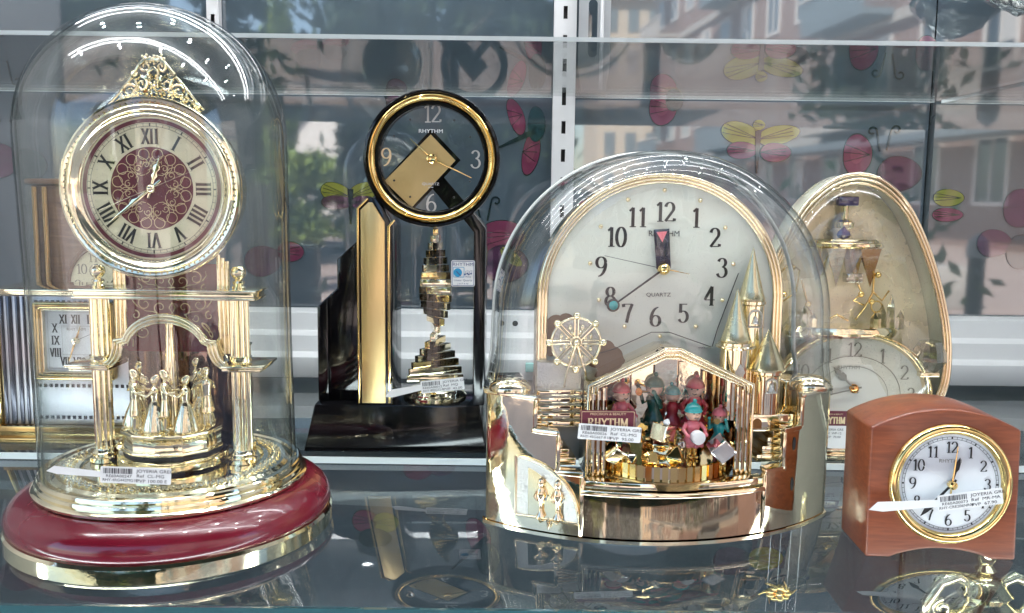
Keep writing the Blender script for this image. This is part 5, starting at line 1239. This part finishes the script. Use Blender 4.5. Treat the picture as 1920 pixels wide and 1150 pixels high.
# ================================================================== CLOCKS AT THE BACK ON THE LEFT
st = thing('mantel_clock', 'silver striped mantel clock with gold trims and a square framed dial', 'clock', (-.3700, .7450, .0057))
def stripes(name):
    m, t, b = nodes(name)
    tc = t.nodes.new('ShaderNodeTexCoord'); wv = t.nodes.new('ShaderNodeTexNoise'); wv.inputs['Scale'].default_value = 30
    t.links.new(tc.outputs['Object'], wv.inputs['Vector'])
    b.inputs['Base Color'].default_value = (.46, .45, .48, 1); b.inputs['Metallic'].default_value = .85; b.inputs['Roughness'].default_value = .30
    return m
STR = stripes('silver_case')
STRD = mat('dark_silver', (.10, .10, .12), .8, .2)
b = MB(); b.box(-.0560, .0620, 0, .050, .0140, .1230); b.build('case', STR, st, bevel=.0008)
for x0, wd in ((-.0545, .0025), (-.0490, .0042), (-.0415, .0030), (-.0355, .0018), (-.0310, .0012), (.0590, .0022), (.0530, .0035)):
    b = MB(); b.box(x0, x0 + wd, -.0010, .0, .0145, .1225); b.build('dark_stripe', STRD, st, bevel=.0002)
b = MB()
for zr in (.1180, .0475, .0205):
    for k in range(18):
        if k % 1 == 0: b.box(-.0255 + .0046 * k, -.0230 + .0046 * k, -.0006, .0, zr - .0014, zr + .0014)
o = b.build('chequer_inlay', STRD, st); o['kind'] = 'stuff'
b = MB(); b.box(-.0590, .0680, -.004, .054, .1240, .1262); b.box(-.0620, .0700, -.007, .057, .1260, .1290); b.build('gold_cornice', GOLDC, st, bevel=.0006)
b = MB(); b.box(-.0600, .0660, -.006, .055, .0040, .0138); b.box(-.0630, .0690, -.009, .058, 0, .0042); b.build('gold_plinth', GOLDD, st, bevel=.0008)
b = MB(); b.box(-.0600, -.0568, -.003, .004, .0140, .1238); b.build('gold_corner_strip', GOLDY, st, bevel=.0006)
fx, fz, fo, fi = .0090, .0862, .0325, .0255
sq = lambda r, q_=0: rrect(fx - r, fx + r, fz - r, fz + r, .002)
b = MB(); b.band(sq(fo), sq(fi + .002), -.0090, -.0001); b.build('square_frame', GOLDY, st, bevel=.0010)
b = MB(); b.band(sq(fi + .0018), sq(fi), -.0062, -.0002); b.build('inner_frame', GOLDC, st, bevel=.0004)
b = MB(); b.box(fx - fi - .001, fx + fi + .001, -.0016, -.0004, fz - fi - .001, fz + fi + .001); ds = b.build('square_dial', WHITED, st, smooth=0)
b = MB()
for r in (.0236, .0120): b.ribbon([(fx - r, fz - r), (fx + r, fz - r), (fx + r, fz + r), (fx - r, fz + r)], .0003, -.0018, closed=True)
b.build('dial_line', GREYP, ds, smooth=0)
for k, rn in enumerate(ROMAN):
    a = 2 * pi * k / 12; m_ = max(abs(sin(a)), abs(cos(a))); b = MB(); b.glyphs(rn.replace('IIII', 'IV'), fx + .0178 * sin(a) / m_, fz + .0178 * cos(a) / m_, .0074, -.0019, adv=.62, thick=.17, thin=.05, sx=.80 if len(rn) > 2 else 1); b.build('numeral', BLACKP, ds, smooth=0)
b = MB(); b.text('RHYTHM', .0026, fx, fz + .0095, -.0020, sx=1.1); b.build('lettering', GREYP, ds, smooth=0)
hand('hour_hand', GOLDD, st, (fx, fz), -.0030, radians(18), hand_poly(.0130, .0026, .0006, .002)); hand('minute_hand', GOLDD, st, (fx, fz), -.0038, radians(200), hand_poly(.0185, .0024, .0006, .003)); hand('second_hand', BLACKP, st, (fx, fz), -.0044, radians(66), hand_poly(.019, .0004, .0003, .003), .0003)
b = MB(); b.lathe([(1e-5, .0062), (.0020, .0058), (.0030, .0036), (.0030, .001)], 20, (fx, -.0016, fz), 'y'); b.build('hand_boss', GOLDP, st)

oc = thing('pillar_clock', 'brown wooden pillar clock with a round cream dial behind the glass dome', 'clock', (-.4130, .905, .0057))
b = MB(); b.box(-.066, .066, 0, .05, 0, .2150); b.box(-.070, .070, -.004, .054, .2152, .2210); b.build('case', BROWNW, oc, bevel=.002)
for x in (-.060, -.050, .050, .060):
    b = MB(); b.lathe([(0, .004), (.0030, .004), (.0030, .213), (0, .213)], 14, (x, -.0032, 0)); b.build('gold_pillar', GOLDD, oc)
b = MB(); b.lathe([(1e-5, .0008), (.0400, .0008)], 64, (.010, -.0002, .1160), 'y'); do = b.build('dial', CREAM, oc, smooth=0)
b = MB(); b.torus((.010, -.0020, .1160), .0412, .0022, 64, 10); b.build('dial_rim', BROWNW, oc, smooth=60)
for k in range(1, 13):
    a = 2 * pi * k / 12; b = MB(); b.glyphs(str(k), .010 + .0320 * sin(a), .1160 + .0320 * cos(a), .0098, -.0015, adv=.64, thick=.12, thin=.05); b.build('numeral', GREYP, do, smooth=0)
hand('hour_hand', BLACKP, oc, (.010, .1160), -.0030, radians(40), hand_poly(.02, .002, .0006, .003)); hand('minute_hand', BLACKP, oc, (.010, .1160), -.0038, radians(160), hand_poly(.03, .0016, .0006, .004))

# ================================================================== PIECES ABOVE AND BELOW THE SHELF
sv = thing('silver_ornament', 'crumpled silver ornament hanging on a thin chain at the upper corner', 'ornament', (.555, 1.025, .458))
b = MB(); b.sphere((0, 0, 0), 1.0, 40, 26)
vs = []
for x, y, z in b.v:
    p = Vector((x, y, z)); d = 1 + .16 * noise.noise(p * 2.3) + .07 * noise.noise(p * 6.1)
    vs.append((x * .056 * d, y * .040 * d, z * .040 * d + .25 * abs(x) * .05))
b.v = vs; b.build('ornament_body', mat('crumpled_silver', (.72, .72, .70), 1, .16, bump=.8, bscale=90), sv, smooth=60)
b = MB(); b.tube([(0, 0, .036), (0, 0, .404)], .0008, 6); b.build('chain', CHROME, sv)

ur = thing('gold_urn', 'gold urn with a ball finial and two curled handles under the glass shelf', 'urn', (.3290, .600, -.190))
b = MB(); b.lathe([(0, 0), (.030, 0), (.032, .004), (.018, .012), (.012, .030), (.030, .060), (.040, .090), (.036, .115), (.022, .128), (.016, .134), (.019, .138), (.012, .146), (.006, .150), (0, .150)], 48); b.build('urn_body', GOLDP, ur, smooth=50)
b = MB(); b.lathe([(0, .150), (.0042, .150), (.0075, .1535), (.0046, .1575), (.0070, .1620), (.0062, .1680), (1e-5, .1710)], 24); b.build('ball_finial', GOLDP, ur, smooth=50)
for s_ in (-1, 1):
    b = MB(); b.tube([(s_ * .010, 0, .142), (s_ * .020, -.002, .149), (s_ * .032, -.003, .145), (s_ * .040, -.003, .130), (s_ * .043, -.002, .110), (s_ * .036, 0, .092), (s_ * .030, 0, .098)], [.003, .0042, .0046, .0044, .004, .0034, .003], 10); b.build('handle', GOLDP, ur, smooth=60)
    b = MB(); b.tube([(s_ * x, -.004, z) for x, z in spiral(.030, .126, .0075, .002, pi / 2, -1.3)], .0020, 8); b.build('handle_scroll', GOLDP, ur, smooth=60)
fl = thing('gold_flower', 'small gold flower on thin rods hanging under the glass shelf', 'ornament', (.1915, .615, -.0620))
b = MB()
for k in range(9):
    a = 2 * pi * k / 9; b.sphere((.0062 * cos(a), -.001, .0042 * sin(a)), .0030, 8, 6, sx=1.2, sz=.8)
b.sphere((0, -.002, 0), .0034, 8, 6)
for k in range(5): b.tube([(0, 0, 0), (.010 * cos(k), 0, .006 * sin(k)), (.014 * cos(k + .3), 0, .009 * sin(k + .3))], [.001, .0012, .0004], 6)
b.build('flower_head', GOLDY, fl, smooth=60)
for k in range(4):
    b = MB(); b.tube([(-.010 + .007 * k, .002, -.10), (-.006 + .007 * k, .002, .0530)], .00022, 6); b.build('thin_rod', GREYM, fl)
ped = MB(); ped.lathe([(0, -.5), (.09, -.5), (.09, -.492), (.08, -.488), (.05, -.486), (.05, -.192), (.06, -.1905), (0, -.1905)], 48, (.3290, .600, 0))
tag(ped.build('display_pedestal', WHITEPL, smooth=40), 'white round display pedestal carrying the gold urn under the shelf', 'pedestal')
